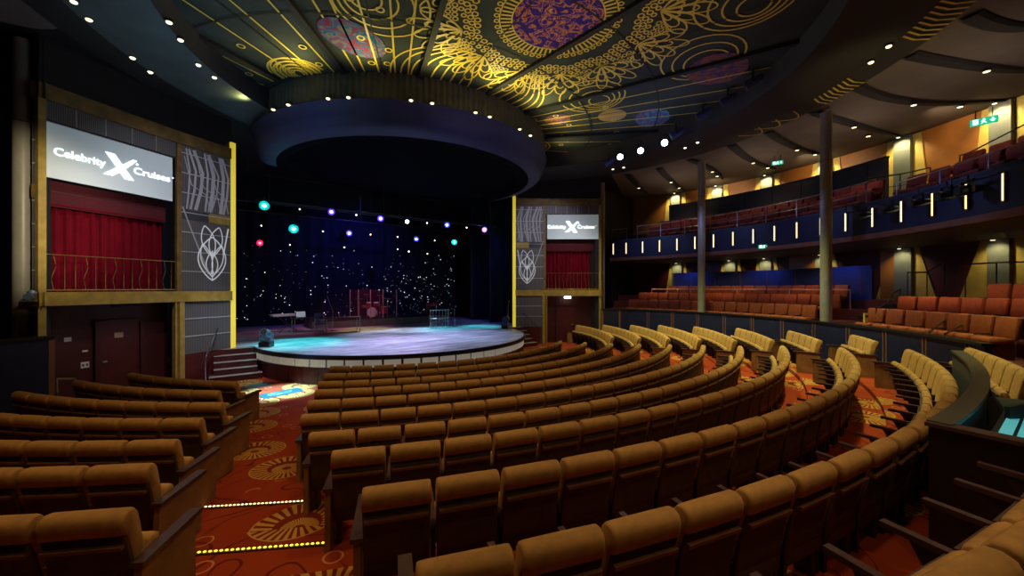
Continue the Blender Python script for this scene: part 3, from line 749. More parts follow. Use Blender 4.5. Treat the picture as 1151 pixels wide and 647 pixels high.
# hole for the vault is above the ring, so the outer ceilings are annular sheets
b = MB()
def outer(a0, a1, m, n=60):
    b.sheet([[pol(10.3, a0+(a1-a0)*i/n, RC, 9.10) for i in range(n+1)], [pol(16.6, a0+(a1-a0)*i/n, HC, 8.96) for i in range(n+1)]], m)
outer(18, 112, 'balcony_ceiling'); outer(-115, -18, 'near_black_wall'); outer(112, 160, 'near_black_wall'); outer(-160, -115, 'near_black_wall')
struct(b, 'ceiling_balcony')
# dark curved joints with recessed lamps in the balcony ceiling
JT = [((706, 196), (727, 217), [(718, 209.5)]), ((741, 189), (769, 214), [(754.3, 203), (763.4, 209.5)]), ((774, 179), (812, 201), [(800.8, 191), (806, 196)]), ((822, 163), (872, 189), [(846.6, 181), (862.9, 186.5)]), ((863, 148), (925, 173), [(895.9, 166.3), (916, 171.5)]),
      ((914, 126), (1010, 152), [(960, 140.2), (976, 150.3)]), ((963, 97), (1130, 112), [(1027, 114.8), (1079, 116.8)]), ((1022, 62), (1175, 78), [(1109, 76.3)]), ((1090, 17), (1185, 24), [])]
def ceilpt(px, py):                        # where a sight line meets the sloping balcony ceiling
    z = 9.05
    for _ in range(6):
        p = PX(px, py, z=z); r = math.hypot(p.x, p.y+7.5); u = min(1, max(0, (r-10.3)/5.8)); z = 9.085-.13*u
    return PX(px, py, z=z-.012)
for i, (q0, q1, lamps) in enumerate(JT):
    b = MB(); p0 = ceilpt(*q0); p1 = ceilpt(*q1)
    mid = ceilpt((q0[0]+q1[0])/2-.02*(q1[0]-q0[0]), (q0[1]+q1[1])/2+.09*(q1[0]-q0[0])+2) if not lamps else ceilpt(*lamps[0])
    ctl = mid*2-(p0+p1)/2
    pts = [p0*(1-u)**2+ctl*2*u*(1-u)+p1*u*u for u in [j/14 for j in range(15)]]
    n = len(pts); vs = []
    for j, p in enumerate(pts):
        d = (pts[min(j+1, n-1)]-pts[max(j-1, 0)]).normalized(); w = Vector((-d.y, d.x, 0))*(.19*(1-.75*(j/14)**3))
        vs += [p-w, p-w*.6-Vector((0, 0, .05)), p+w*.6-Vector((0, 0, .05)), p+w]
    fs = [(4*j+k, 4*j+k+1, 4*j+k+5, 4*j+k+4) for j in range(n-1) for k in range(3)]
    b.add(vs, fs, 'black'); b.build('trim_%d' % (i+2), kind='structure')
    for w, q in zip(('inner', 'outer'), lamps):
        p = ceilpt(*q)-Vector((0, 0, .10))
        T = thing('ceiling_downlight', p, 0, 'recessed downlight in the %s dark balcony ceiling joint from stage, %s lamp' % (ORD[i+1], w), 'downlight', 'recessed downlights of the balcony ceiling')
        g = MB(); g.cyl((0, 0, 0), (0, 0, .05), .10, 'dark_steel', 14); g.build('trim_ring', T)
        g = MB(); g.cyl((0, 0, -.006), (0, 0, 0), .068, 'lens_warm', 14); g.build('lens', T)
# pale rounded ceiling plate over the far left column
pc = PX(-18, 2, z=8.9); b = MB(); b.prism([(pc.x+1.05*math.cos(2*PI*i/40), pc.y+.8*math.sin(2*PI*i/40), 8.93) for i in range(40)], (0, 0, .08), 'balcony_ceiling'); struct(b, 'ceiling_plate')
# ring downlights (positions read along two circles)
def downlight(p, label, lens='lens_warm', group='ring downlights', s=1.):
    T = thing('ring_downlight', p, 0, label, 'downlight', group)
    g = MB(); g.cyl((0, 0, .0), (0, 0, .05), .085*s, 'black_gloss', 14); g.build('housing', T)
    g = MB(); g.ball((0, 0, -.005), (.06*s, .06*s, .035*s), lens, 12, 6); g.build('lens', T)
inner = [(190, 25), (203, 45), (223, 73), (241, 87)]
for i, q in enumerate(inner): downlight(PX(*q, z=8.90), 'bright warm lamp on the inner edge of the left ceiling ring, %s from the top' % ORD[i+1])
for i, q in enumerate([(83, 2), (100, 22), (149, 65), (169, 81)]): downlight(PX(*q, z=8.88), 'warm lamp on the outer edge of the left ceiling ring, %s from the top' % ORD[i+1])
for i, q in enumerate([(784, 160), (770, 166), (701, 188), (689, 190)]): downlight(PX(*q, z=8.88), 'warm lamp on the ceiling ring beyond the vault, right side, %s from the right' % ORD[i+1])
for i, q in enumerate([(999, 52), (979, 70)]): downlight(PX(*q, z=8.86), 'bright warm lamp beside the painted yellow motif of the ring, %s from the right' % ORD[i+1])
# ------------------------------------------------------------------ stage header with curtain valance
b = MB()
def wave(r, a, amp, per): return r+amp*math.sin(2*PI*a/per)
AA = [-100+i*.35 for i in range(572)]
b.sheet([[pol(wave(6.0+dr, a, .035, 1.75), a, z=z) for a in AA] for z, dr in ((9.58, 0), (8.72, .02))], 'valance')
HX = Vector((.42, -.30, 0))
T = thing('stage_header', HX+Vector((0, 0, 8)), 0, 'round dark stage header with pleated curtain valance above the stage', 'stage header')
def shift(mb, o): mb.v = [tuple(Vector(v)-Vector(o)) for v in mb.v]; return mb
shift(b, (0, 0, 8)).build('valance', T)
b = MB()
b.sheet([[pol(r, -104+i*2, z=z) for i in range(105)] for r, z in ((5.95, 8.80), (6.10, 8.74), (6.10, 8.70), (6.0, 8.68), (5.97, 8.35), (5.86, 8.12), (5.66, 7.98), (5.3, 7.92))], 'header_blue_spill')
shift(b, (0, 0, 8)).build('drum', T)
b = MB(); b.sheet([[pol(r, -104+i*2, z=z) for i in range(105)] for r, z in ((5.3, 7.92), (4.9, 7.95), (4.6, 8.3))], 'void')
b.poly([pol(4.7, i*6, z=8.25) for i in range(60)][::-1], 'void'); shift(b, (0, 0, 8)).build('underside', T)
hl = [(306, 119), (323, 117), (368, 112), (391, 111), (462, 116), (486, 120), (535, 131), (551, 136), (585, 150), (597, 155)]
for i, q in enumerate(hl):
    t = hit(q[0], HX, 6.2, False); p = PX(q[0], q[1], t=t)
    a = math.degrees(math.atan2(p.x-HX.x, -(p.y-HX.y))); p = pol(6.17, a, HX, 8.72)
    downlight(p, 'bright warm lamp under the pleated header valance, %s from the left' % ORD[i+1], group='header lamps', s=1.0)
# light fixtures in the slot round the vault
for i, a in enumerate((-80, -74, -68, -62, -56, -50)):
    p = pol(7.35, a, RC, 9.12); spotlight(p, (0, 2, 2), 'slot_spotlight', 'dark blue stage spotlight in the left slot of the vault, %s from the stage' % ORD[i+1], 'spotlight', lens='lens_cool' if a == -56 else None, s=1.4, body='fixture_blue', group='left slot spotlights')
for i, (q, L) in enumerate((((693, 175), 0), ((697, 176), 1), ((720, 169), 1), ((747, 160), 1), ((760, 150), 0), ((790, 128), 0), ((818, 112), 0), ((846, 92), 0))):
    t = hit(q[0], RC, 7.5); p = PX(q[0], q[1], t=t)
    if i == 0: p = PX(684, 182, t=t)
    spotlight(p, CAM+Vector((0, 0, -1)) if L else (0, 2, 2), 'slot_spotlight', 'stage spotlight in the right slot of the vault, %s, %s from the stage' % ('glowing cold white' if L else 'unlit', ORD[i+1]), 'spotlight', lens='lens_cool' if L else None, s=1.3, body='fixture_blue', group='right slot spotlights')
# ------------------------------------------------------------------ stage
T = thing('stage', (0, 0, 0), 0, 'round thrust stage with scuffed deck and cream front panels', 'stage')
SR = 5.6; SZ = .95
out = [pol(SR, a) for a in range(-84, 85, 3)]
back = [Vector((6.6, -.25, 0)), Vector((7.4, .2, 0)), Vector((7.6, 9.3, 0)), Vector((-7.6, 9.3, 0)), Vector((-7.4, .2, 0)), Vector((-6.6, -.25, 0))]
b = MB(); b.prism([p+Vector((0, 0, SZ-.03)) for p in out+back], (0, 0, .03), 'deck'); b.build('deck', T)
b = MB(); b.arc((0, 0), SR-.02, SR+.07, SZ-.14, SZ-.002, -88, 88, 'deck_lip', 70); b.build('lip', T)
b = MB(); b.arc((0, 0), SR-.25, SR-.03, 0, .55, -88, 88, 'maroon', 60)
for a in range(-84, 85, 6): b.arc((0, 0), SR-.03, SR-.02, .02, .53, a, a+.25, 'maroon_dark', 1)
b.build('base', T)
b = MB(); b.arc((0, 0), SR-.2, SR-.04, .54, SZ-.10, -88, 88, 'maroon_dark', 60); b.build('panel_backing', T)
a = -87
while a < 86:
    b = MB(); b.arc((0, 0), SR-.04, SR+.01, .56, SZ-.145, a+.35, a+5.65, 'cream', 3); b.build('front_panel', T); a += 6.05
# steps either side
for s, w in ((-1, 'left'), (1, 'right')):
    o = Vector((s*6.15, -1.05, 0)); T = thing('stage_steps', o, 0, 'dark red steps with pale treads up to the %s side of the stage' % w, 'steps')
    b = MB(); e = MB()
    for i in range(5):
        y0 = -.50+.24*i; y1 = .80; xw = .60 if i > 0 else .72
        b.hexa([(-xw, y0, .19*i), (xw, y0, .19*i), (xw, y1, .19*i), (-xw, y1, .19*i), (-xw, y0, .19*i+.17), (xw, y0, .19*i+.17), (xw, y1, .19*i+.17), (-xw, y1, .19*i+.17)], 'maroon_dark')
        e.hexa([(-xw, y0-.015, .19*i+.17), (xw, y0-.015, .19*i+.17), (xw, y0+.25, .19*i+.17), (-xw, y0+.25, .19*i+.17), (-xw, y0-.015, .19*i+.19), (xw, y0-.015, .19*i+.19), (xw, y0+.25, .19*i+.19), (-xw, y0+.25, .19*i+.19)], 'tread')
    b.build('riser_block', T); e.build('treads', T)
    x = s*7.0
    rail('stage_step_handrail', 'dark sloping handrail beside the %s stage steps' % w, [(s*6.95, -1.72, .05), (s*6.95, -1.72, .86), (s*6.90, -1.55, 1.0), (s*6.60, -.5, 1.78)], 0.0, .022, 'dark_steel')
# ------------------------------------------------------------------ side screen walls
Pn = [Vector((6.3, -.4, 0)), Vector((7.65, -1.28, 0)), Vector((9.98, -3.1, 0)), Vector((10.14, -3.05, 0)), Vector((10.14, -1.7, 0)), Vector((17, -1.2, 0))]
def seg(i): 
    A, B = Pn[i], Pn[i+1]; d = (B-A); L = d.length; d = d/L; n = Vector((d.y, -d.x, 0)); return A, d, n, L
def wb(b, i, s0, s1, z0, z1, d0, d1, m, side, o=Vector((0, 0, 0))):     # box in wall coordinates
    A, d, n, L = seg(i)
    vs = []
    for z in (z0, z1):
        for s, q in ((s0, d0), (s1, d0), (s1, d1), (s0, d1)):
            p = A+d*s+n*q; vs.append(Vector((p.x*side, p.y, z))-o)
    b.hexa(vs, m)
def wp(i, s, z, dn, side):
    A, d, n, L = seg(i); p = A+d*s+n*dn; return Vector((p.x*side, p.y, z))
L0, L1 = seg(0)[3], seg(1)[3]
for side, W in ((-1, 'left'), (1, 'right')):
    # shell
    b = MB()
    wb(b, 0, -.05, L0+.05, 0, 9.1, -.25, -.02, 'near_black_wall', side)
    wb(b, 1, -.05, L1+.05, 7.05, 9.1, -.3, -.02, 'near_black_wall', side); wb(b, 1, -.05, L1+.05, 2.62, 7.1, -1.0, -.8, 'near_black_wall', side)
    wb(b, 1, -.05, L1+.05, 0, 2.7, -.62, -.5, 'maroon_dark', side)
    wb(b, 2, 0, seg(2)[3], 0, 9.1, -.25, -.02, 'near_black_wall', side); wb(b, 3, 0, seg(3)[3], 0, 9.1, -.15, -.02, 'near_black_wall', side); wb(b, 4, 0, seg(4)[3], 0, 9.1, -.25, -.02, 'near_black_wall', side)
    wb(b, 1, 0, L1, 2.62, 2.92, -.85, -.02, 'near_black_wall', side)
    struct(b, 'wall_'+W)
    # gold band, frieze strip, posts
    b = MB(); wb(b, 1, -.1, L1+.1, 2.62, 2.95, -.06, .10, 'gold', side); wb(b, 0, -.02, L0+.1, 2.62, 2.95, -.06, .10, 'gold', side); wb(b, 2, -.1, .17, 2.62, 2.95, -.06, .10, 'gold', side)
    struct(b, 'trim_%d' % (12 if side < 0 else 13))
    b = MB(); wb(b, 1, -.1, L1+.1, 7.55, 7.92, -.06, .08, 'gold_dark', side); wb(b, 0, 0, L0+.1, 7.55, 7.92, -.06, .08, 'gold_dark', side); wb(b, 2, -.1, .17, 7.55, 7.92, -.06, .08, 'gold_dark', side)
    struct(b, 'trim_%d' % (14 if side < 0 else 15))
    b = MB(); wb(b, 1, -.09, .04, 0, 7.6, -.06, .06, 'gold_dark', side); wb(b, 1, L1-.04, L1+.10, 0, 7.6, -.06, .06, 'gold', side); wb(b, 0, L0-.16, L0-.02, 0, 2.62, -.05, .09, 'gold', side)
    wb(b, 1, .06, .11, 0, 2.62, -.05, .09, 'gold', side)
    struct(b, 'trim_%d' % (16 if side < 0 else 17))
    p = wp(0, -.06, .95, .02, side)
    b = MB(); wb(b, 0, -.16, .0, .95, 8.15, -.12, .06, 'yellow_edge', side, p); b.build('proscenium_edge_light', loc=p, label='tall glowing yellow edge post at the %s side of the stage opening' % W, cat='light post')
    p = wp(0, 0, 0, 0, side); b = MB(); wb(b, 0, 0, L0-.15, 0, .93, -.02, .06, 'maroon', side, p); b.build('plinth_panel', loc=p, label='dark red plinth panel below the %s wire panel, beside the stage steps' % W, cat='wall panel')
    # wire mesh panels beside the opening: lower and upper, horizontal cables
    for nm, z0, z1, st in (('lower', .95, 2.60, .56), ('upper', 2.96, 7.54, .62)):
        p = wp(0, 0, z0, 0, side); b = MB(); wb(b, 0, .0, L0-.06, z0, z1, -.02, .03, 'wire_panel', side, p)
        z = z0+st
        while z < z1-.1: wb(b, 0, .0, L0-.06, z-.012, z+.012, .03, .05, 'wire_panel_line', side, p); z += st
        if nm == 'upper':
            wb(b, 0, L0*.45, L0-.06, 5.22, 5.52, .03, .045, 'dark_grey_wall', side, p); wb(b, 0, .05, L0*.45, 5.22, 5.52, .03, .045, 'gold', side, p)
            A, d, n, L = seg(0); nn = Vector((n.x*side, n.y, 0))
            def P(s, z): return wp(0, s, z, .062, side)-p
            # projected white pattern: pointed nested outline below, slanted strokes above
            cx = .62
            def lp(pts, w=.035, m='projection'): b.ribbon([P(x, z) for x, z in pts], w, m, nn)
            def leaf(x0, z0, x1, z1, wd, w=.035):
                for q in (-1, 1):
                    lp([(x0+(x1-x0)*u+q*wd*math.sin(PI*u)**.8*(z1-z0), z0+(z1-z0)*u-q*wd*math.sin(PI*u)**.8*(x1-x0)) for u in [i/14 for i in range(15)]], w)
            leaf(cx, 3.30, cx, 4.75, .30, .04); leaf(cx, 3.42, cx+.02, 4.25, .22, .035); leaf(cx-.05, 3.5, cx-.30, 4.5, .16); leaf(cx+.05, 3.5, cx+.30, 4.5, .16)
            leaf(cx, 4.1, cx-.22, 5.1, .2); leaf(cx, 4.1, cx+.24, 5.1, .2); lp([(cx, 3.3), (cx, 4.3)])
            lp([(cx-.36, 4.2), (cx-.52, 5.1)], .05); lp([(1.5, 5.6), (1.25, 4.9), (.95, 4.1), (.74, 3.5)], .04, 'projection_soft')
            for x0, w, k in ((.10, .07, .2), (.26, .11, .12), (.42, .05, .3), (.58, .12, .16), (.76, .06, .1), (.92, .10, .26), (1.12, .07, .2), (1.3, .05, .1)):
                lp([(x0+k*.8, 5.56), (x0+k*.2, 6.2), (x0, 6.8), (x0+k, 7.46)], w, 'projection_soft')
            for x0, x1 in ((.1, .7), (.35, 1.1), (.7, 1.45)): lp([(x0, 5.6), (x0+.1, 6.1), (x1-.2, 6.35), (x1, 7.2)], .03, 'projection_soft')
        b.build('wire_mesh_panel', loc=p, label='grey wire mesh wall panel with cables, %s one beside the %s stage edge' % (nm, W), cat='wall panel')
    # frieze above the screen and pilaster panel
    p = wp(1, 0, 7.1, 0, side); b = MB(); wb(b, 1, .04, L1-.04, 7.1, 7.55, -.05, .02, 'wire_panel', side, p)
    for i in range(1, 5): wb(b, 1, L1*i/5-.006, L1*i/5+.006, 7.1, 7.55, .02, .03, 'wire_panel_line', side, p)
    b.build('wire_mesh_panel', loc=p, label='dark wire mesh frieze directly above the %s screen' % W, cat='wall panel')
    p = wp(2, 0, 0, 0, side); b = MB()
    for z0, z1 in ((.3, 2.6), (2.97, 5.2), (5.5, 7.54)):
        wb(b, 2, .03, .165, z0, z1, -.02, .03, 'wire_panel', side, p)
        z = z0+.5
        while z < z1: wb(b, 2, .03, .165, z-.01, z+.01, .03, .045, 'wire_panel_line', side, p); z += .55
    wb(b, 2, .02, .17, 5.2, 5.5, -.02, .05, 'gold_dark', side, p)
    b.build('wire_mesh_panel', loc=p, label='narrow tall wire mesh panel between the %s screen and the round column' % W, cat='wall panel')
    # screen with lettering
    p = wp(1, L1/2, 5.72, 0, side); T = thing('projection_screen', p, 0, 'pale projection screen with glowing white lettering on the %s wall' % W, 'screen')
    b = MB(); wb(b, 1, .12, L1-.05, 5.72, 7.07, -.06, -.02, 'screen', side, p); b.build('screen_surface', T)
    A, d, n, L = seg(1); e = Vector((d.x*side, d.y, 0)); nn = Vector((n.x*side, n.y, 0))
    if e.x < 0: e = -e
    Rm = Matrix((e, Vector((0, 0, 1)), nn)).transposed().to_4x4()
    def put(me, u, v, name):
        o = bpy.data.objects.new(name, me); C.objects.link(o); o.parent = T
        me.materials.clear(); me.materials.append(M['logo'])
        base = wp(1, L1/2-.035, 5.72+v, -.012, side)+e*u-p
        o.matrix_local = Matrix.Translation(base) @ Rm
    def fit(me, w, h):
        xs = [v.co.x for v in me.vertices]; ys = [v.co.y for v in me.vertices]; x0 = min(xs)
        k = w/(max(xs)-x0)
        for v in me.vertices: v.co.x = (v.co.x-x0)*k; v.co.y *= h
        return me
    put(fit(text_mesh('Celebrity', .27, .003), 1.0, 1.), -1.31, .575, 'lettering')
    put(fit(text_mesh('Cruises', .27, .003), .93, 1.), .32, .575, 'lettering')
    b = MB()
    def pg(pts): b.prism([(x, y, 0) for x, y in pts], (0, 0, .008), 'logo')
    pg([(-.32, .30), (-.12, .30), (.06, .04), (.32, -.32), (.10, -.32), (-.06, -.06)])
    pg([(.40, .27), (.30, .27), (.02, .02), (-.36, -.30), (-.16, -.30), (.10, -.06)])
    put(b.mesh('emblem'), .0, .68, 'emblem')
    for x_, y_, r_ in ((.40, .17, .028), (1.33, .04, .018)):
        b = MB(); b.cyl((0, 0, 0), (0, 0, .008), r_, 'logo', 10); put(b.mesh('registered_mark'), x_, .68+y_, 'registered_mark')
    # red curtain behind the box rail
    p = wp(1, L1/2, 2.95, 0, side); T = thing('box_curtain', p, 0, 'deep red pleated curtain filling the %s side box' % W, 'curtain')
    b = MB(); A, d, n, L = seg(1)
    rows = []
    for z in (2.93, 5.12):
        r_ = []
        for i in range(140):
            s = .1+(L1-.2)*i/139; dn = -.55+.05*math.sin(s*26)+.03*math.sin(s*61+1); q = A+d*s+n*dn; r_.append(Vector((q.x*side, q.y, z))-p)
        rows.append(r_)
    b.sheet(rows, 'curtain'); b.build('drape', T)
    b = MB(); wb(b, 1, .08, L1-.08, 5.08, 5.72, -.46, -.38, 'curtain_border', side, p); wb(b, 1, .08, L1-.08, 5.12, 5.16, -.38, -.36, 'curtain', side, p); wb(b, 1, .08, L1-.08, 5.45, 5.47, -.38, -.37, 'maroon', side, p); b.build('pelmet', T)
    # box railing with curled balusters
    p = wp(1, .1, 2.95, .02, side); T = thing('box_railing', p, 0, 'thin gold railing with wavy balusters across the %s side box' % W, 'railing')
    def Q(s, z): return wp(1, s, z, .02, side)-p
    b = MB(); b.tube([Q(.06, 3.86), Q(L1-.06, 3.86)], .011, 'gold_dark'); b.build('top_rail', T); b = MB(); b.tube([Q(.06, 3.0), Q(L1-.06, 3.0)], .014, 'gold'); b.build('bottom_rail', T)
    nb = 14
    for i in range(nb):
        s = .18+(L1-.36)*i/(nb-1); b = MB()
        if i % 3 == 1: b.tube([Q(s+.05*math.sin((j/12)*2*PI*1.0)*math.sin(PI*j/12), 3.0+.86*j/12) for j in range(13)], .008, 'gold_dark', 6)
        else: b.tube([Q(s, 3.0), Q(s, 3.86)], .007 if i != 4 else .018, 'gold_dark' if i != 4 else 'gold', 6)
        b.build('baluster', T)
    # door and notices in the recess below
    p = wp(1, 1.15, 0, -.5, side); T = bpy.data.objects.new('door_%d' % (1 if side < 0 else 2), None); C.objects.link(T); T.location = p; T['kind'] = 'structure'
    b = MB(); wb(b, 1, .72, 1.66, 0, 2.06, -.50, -.46, 'maroon', side, p); b.build('door_leaf', T)
    b = MB(); wb(b, 1, .62, .72, 0, 2.14, -.50, -.40, 'maroon_dark', side, p); wb(b, 1, 1.66, 1.76, 0, 2.14, -.5, -.40, 'maroon_dark', side, p); wb(b, 1, .62, 1.76, 2.06, 2.16, -.5, -.40, 'maroon_dark', side, p); b.build('door_frame', T)
    b = MB(); wb(b, 1, 1.50, 1.60, 1.0, 1.04, -.46, -.40, 'steel', side, p); b.build('door_handle', T)
    if side < 0:
        for nm, s, z, w, h, m_, lab in (('wall_notice', 2.27, 1.72, .14, .11, 'sign_white', 'small white notice on the dark red wall left of the door'), ('door_notice', 1.22, 1.72, .20, .15, 'sign_tan', 'small tan notice on the dark red door'), ('wall_notice', 1.93, 1.37, .11, .05, 'sign_white', 'tiny white plate beside the dark red door'), ('pictogram_sign', 1.93, 1.00, .17, .16, 'sign_white', 'small white pictogram sign beside the dark red door')):
            p = wp(1, s, z, -.45, side); b = MB(); wb(b, 1, s-w/2, s+w/2, z-h/2, z+h/2, -.50 if nm != 'door_notice' else -.46, -.485 if nm != 'door_notice' else -.445, m_, side, p)
            if nm == 'pictogram_sign':
                for q in (-.04, .04): wb(b, 1, s+q-.02, s+q+.02, z-.03, z+.03, -.485, -.482, 'sign_dark', side, p)
            b.build(nm, loc=p, label=lab, cat='sign')
        p = wp(1, 1.3, 2.58, 0, side); b = MB(); wb(b, 1, .95, 1.6, 2.54, 2.61, -.10, .04, 'black', side, p); b.build('ceiling_vent', loc=p, label='narrow dark vent under the gold band on the left', cat='vent')
        # small device on a bracket beside the column
        p = wp(2, .10, 2.75, .22, side); T = thing('wall_speaker', p, 0, 'small grey device on a bracket beside the left column', 'wall device')
        b = MB(); b.box((0, 0, 0), (.24, .24, .03), 'steel'); b.build('bracket', T); b = MB(); b.cyl((0, -.08, .10), (0, .08, .12), .08, 'fixture_light', 12); b.ball((.04, 0, .18), .08, 'fixture_light'); b.build('housing', T)
    else:
        p = wp(1, 1.2, 2.58, 0, side); b = MB(); wb(b, 1, 1.05, 1.40, 2.48, 2.60, -.08, .06, 'lens_white', side, p); b.build('door_light', loc=p, label='small glowing sign light under the gold band above the right door', cat='sign light')
        for s, z, lab in ((2.6, .78, 'tiny white light on the dark red wall beside the right door'),):
            p = wp(1, s, z, -.45, side); b = MB(); b.ball((0, 0, 0), .05, 'sign_white'); b.build('wall_button', loc=p, label=lab, cat='light')
# left foreground handrail
rail('aisle_handrail', 'short bright handrail against the left blue wall', [PX(64, 441, t=8.2), PX(64, 425.5, t=8.2), PX(84, 425.5, t=8.5), PX(88, 431, t=8.5), PX(88, 442, t=8.5)], .1, .025, 'steel', (0, 4))
# ------------------------------------------------------------------ stage house
b = MB()
b.sheet([[Vector((x*.25, 9.2, z)) for x in range(-34, 35)] for z in (.9, 9.5)], 'black'); struct(b, 'wall_back')
for s, W in ((-1, 'left'), (1, 'right')):
    for j, (x, y, w) in enumerate(((6.75, .35, .6), (6.9, 2.6, .9), (7.2, 5.2, 1.2))):
        b = MB(); rows = []
        for z in (SZ, 9.2): rows.append([Vector((s*(x+w*i/30), y+.05*math.sin(i*1.6), z)) for i in range(-10 if j else 0, 31)])
        b.sheet(rows, 'stage_drape'); b.build('stage_leg_drape', label='dark blue side drape at %s of the stage, %s from the front' % (W, ORD[j+1]), cat='drape')
    b = MB(); b.box((s*8.2, 4.7, 5), (.2, 9.4, 9), 'black'); b.build('wall_stage_'+W, kind='structure')
b = MB(); b.box((0, 4.4, 9.62), (17, 9.8, .1), 'black'); b.build('ceiling_stage', kind='structure')
# star cloth
b = MB(); rows = []
for z in (SZ, 7.2): rows.append([Vector((x*.1, 8.2+.05*math.sin(x*.9), z)) for x in range(-74, 75)])
b.sheet(rows, 'star_cloth')
rs_ = random.Random(11)
for i in range(300):
    x = rs_.uniform(-6.5, 7.2); z = 1.2+4.2*rs_.random()**1.3; big = rs_.random()
    if rs_.random() < .25: x = rs_.uniform(2.2, 7.0); z = rs_.uniform(1.3, 4.6)
    y = 8.13; r_ = .012+.017*big**4
    b.cyl((x, y, z), (x, y+.012, z), r_, 'star' if big > .6 else 'star_dim', 6)
b.build('star_cloth', label='dark star cloth backdrop sprinkled with tiny white lights', cat='backdrop')
# bright small stars of the rig, hung lights
PIPES = {2.2: 'front', 4.2: 'middle', 6.2: 'rear'}
def at_y(px, py, y):
    d = RT*((px-CX)/F)+FW; t = (y-CAM.y)/d.y; return PX(px, py, t=t)
SL = [(297, 231, 2.2, 'lens_cyan', 1.5, 'cyan'), (330, 257, 2.2, 'lens_cyan', 1.5, 'cyan'), (372.5, 238, 4.2, 'lens_violet', 1.25, 'violet'), (392.6, 262, 4.2, 'lens_blue', 1.1, 'blue'), (427.8, 245.5, 4.2, 'lens_violet', 1.3, 'violet'),
      (457.6, 249, 4.2, 'lens_cool', 1.25, 'pale blue'), (467.9, 268.6, 4.2, 'lens_blue', 1.1, 'blue'), (502.4, 252.6, 4.2, 'lens_blue', 1.4, 'blue'), (510.6, 272, 4.2, 'lens_cyan', 1.3, 'cyan'), (544.5, 258, 2.2, 'lens_pink', 1.2, 'pink white'),
      (292.2, 273, 2.6, 'lens_red', .95, 'red'), (337, 235, 6.2, 'lens_white', .8, 'white'), (293.8, 253.5, 2.6, 'lens_white', .55, 'white'), (326, 275, 6.2, 'lens_white', .6, 'white'), (363, 260, 6.2, 'lens_white', .75, 'white'), (387, 278, 6.2, 'lens_white', .75, 'white'),
      (400.5, 241.5, 6.2, 'lens_white', .9, 'white'), (416.5, 263.5, 6.2, 'lens_orange', .85, 'orange'), (447, 266, 6.2, 'lens_white', .8, 'white'), (480, 250.5, 6.2, 'lens_white', .9, 'white'), (524.5, 255.7, 6.2, 'lens_white', .9, 'white'),
      (488.6, 270.3, 6.2, 'lens_white', .7, 'white'), (531, 273, 6.2, 'lens_white', .8, 'white'), (459.5, 282.5, 6.2, 'lens_white', .85, 'white'), (480.5, 285, 6.2, 'lens_orange', .8, 'orange'), (447, 280, 6.2, 'lens_white', .6, 'white')]
cnt = {}
COLS = {'lens_cyan': (.05, .8, .8), 'lens_violet': (.25, .12, 1), 'lens_blue': (.12, .15, 1), 'lens_cool': (.3, .5, 1), 'lens_red': (1, .05, .12), 'lens_pink': (.8, .4, 1)}
for px, py, y, lens, s, w in sorted(SL):
    p = at_y(px, py, y); cnt[w] = cnt.get(w, 0)+1
    spotlight(p, CAM, 'stage_light', 'stage light glowing %s above the stage, %s %s one from the left' % (w, ORD[cnt[w]], w), 'stage light', lens, s*.85, 'black', 'lights hung above the stage')
    if lens in COLS:
        L = bpy.data.lights.new('glow', 'POINT'); L.energy = 5.5; L.color = COLS[lens]; L.shadow_soft_size = .04
        lo = bpy.data.objects.new('glow', L); C.objects.link(lo); d = (CAM-p).normalized(); lo.location = p+d*.25
# pipes that carry them
for i, (y, z, x0, x1, w) in enumerate(((2.2, 6.72, -5.4, 6.9, 'front'), (4.2, 7.0, -6, 6.9, 'middle'), (6.2, 6.9, -6, 6.9, 'rear'))):
    T = thing('lighting_pipe', (0, y, z), 0, 'dark horizontal lighting pipe over the stage, %s one' % w, 'lighting pipe')
    b = MB(); b.cyl((x0, 0, 0), (x1, 0, 0), .03, 'dark_steel', 8); b.build('pipe', T)
    for x in (x0+.5, 0, x1-.5):
        b = MB(); rr = math.hypot(x-.42, y+.3); b.cyl((x, 0, 0), (x, 0, (8.24 if rr < 4.6 else 7.93 if rr < 6.1 else 9.5)-z), .012, 'dark_steel', 6); b.build('cable', T)
# riser, drum kit and shield
b = MB(); RY = 4.7
b.box((1.0, RY+1.2, .2), (7.6, 2.4, .4), 'riser'); b.box((1.0, RY+1.2, .405), (7.64, 2.44, .02), 'black')
b.build('band_riser', loc=(0, 0, SZ), label='low grey riser platform at the back of the stage', cat='platform')
D = at_y(419, 358, RY+.9); D.z = SZ+.415
T = thing('drum_kit', D, -.5, 'red drum kit with cymbals behind a clear shield', 'drum kit')
def drum(nm, c, ax, r, h, m='drum_red'):
    b = MB(); c = Vector(c); ax = Vector(ax).normalized()*h/2; b.cyl(c-ax, c+ax, r, m, 18); o = b.build(nm, T)
    b = MB(); b.cyl(c+ax, c+ax*1.06, r*.97, 'white_plastic', 18); b.build('drum_head', o)
drum('bass_drum', (0, 0, .30), (0, -1, 0), .29, .4); drum('tom', (-.2, -.05, .75), (0, -.2, 1), .15, .2); drum('tom', (.2, -.05, .75), (0, -.2, 1), .15, .2); drum('floor_tom', (.6, .2, .4), (0, 0, 1), .2, .4); drum('snare', (-.5, .25, .6), (0, 0, 1), .18, .14)
for x, y, z, r_ in ((-.75, .1, 1.05, .22), (-.35, .15, 1.30, .22), (.35, .2, 1.25, .24), (.8, .1, 1.05, .24)):
    b = MB(); b.cyl((x, y, z), (x, y, z+.025), r_, 'cymbal', 18, r2=.03); o = b.build('cymbal', T); b = MB(); b.cyl((x, y, 0), (x, y, z), .014, 'steel', 6); b.build('cymbal_stand', T)
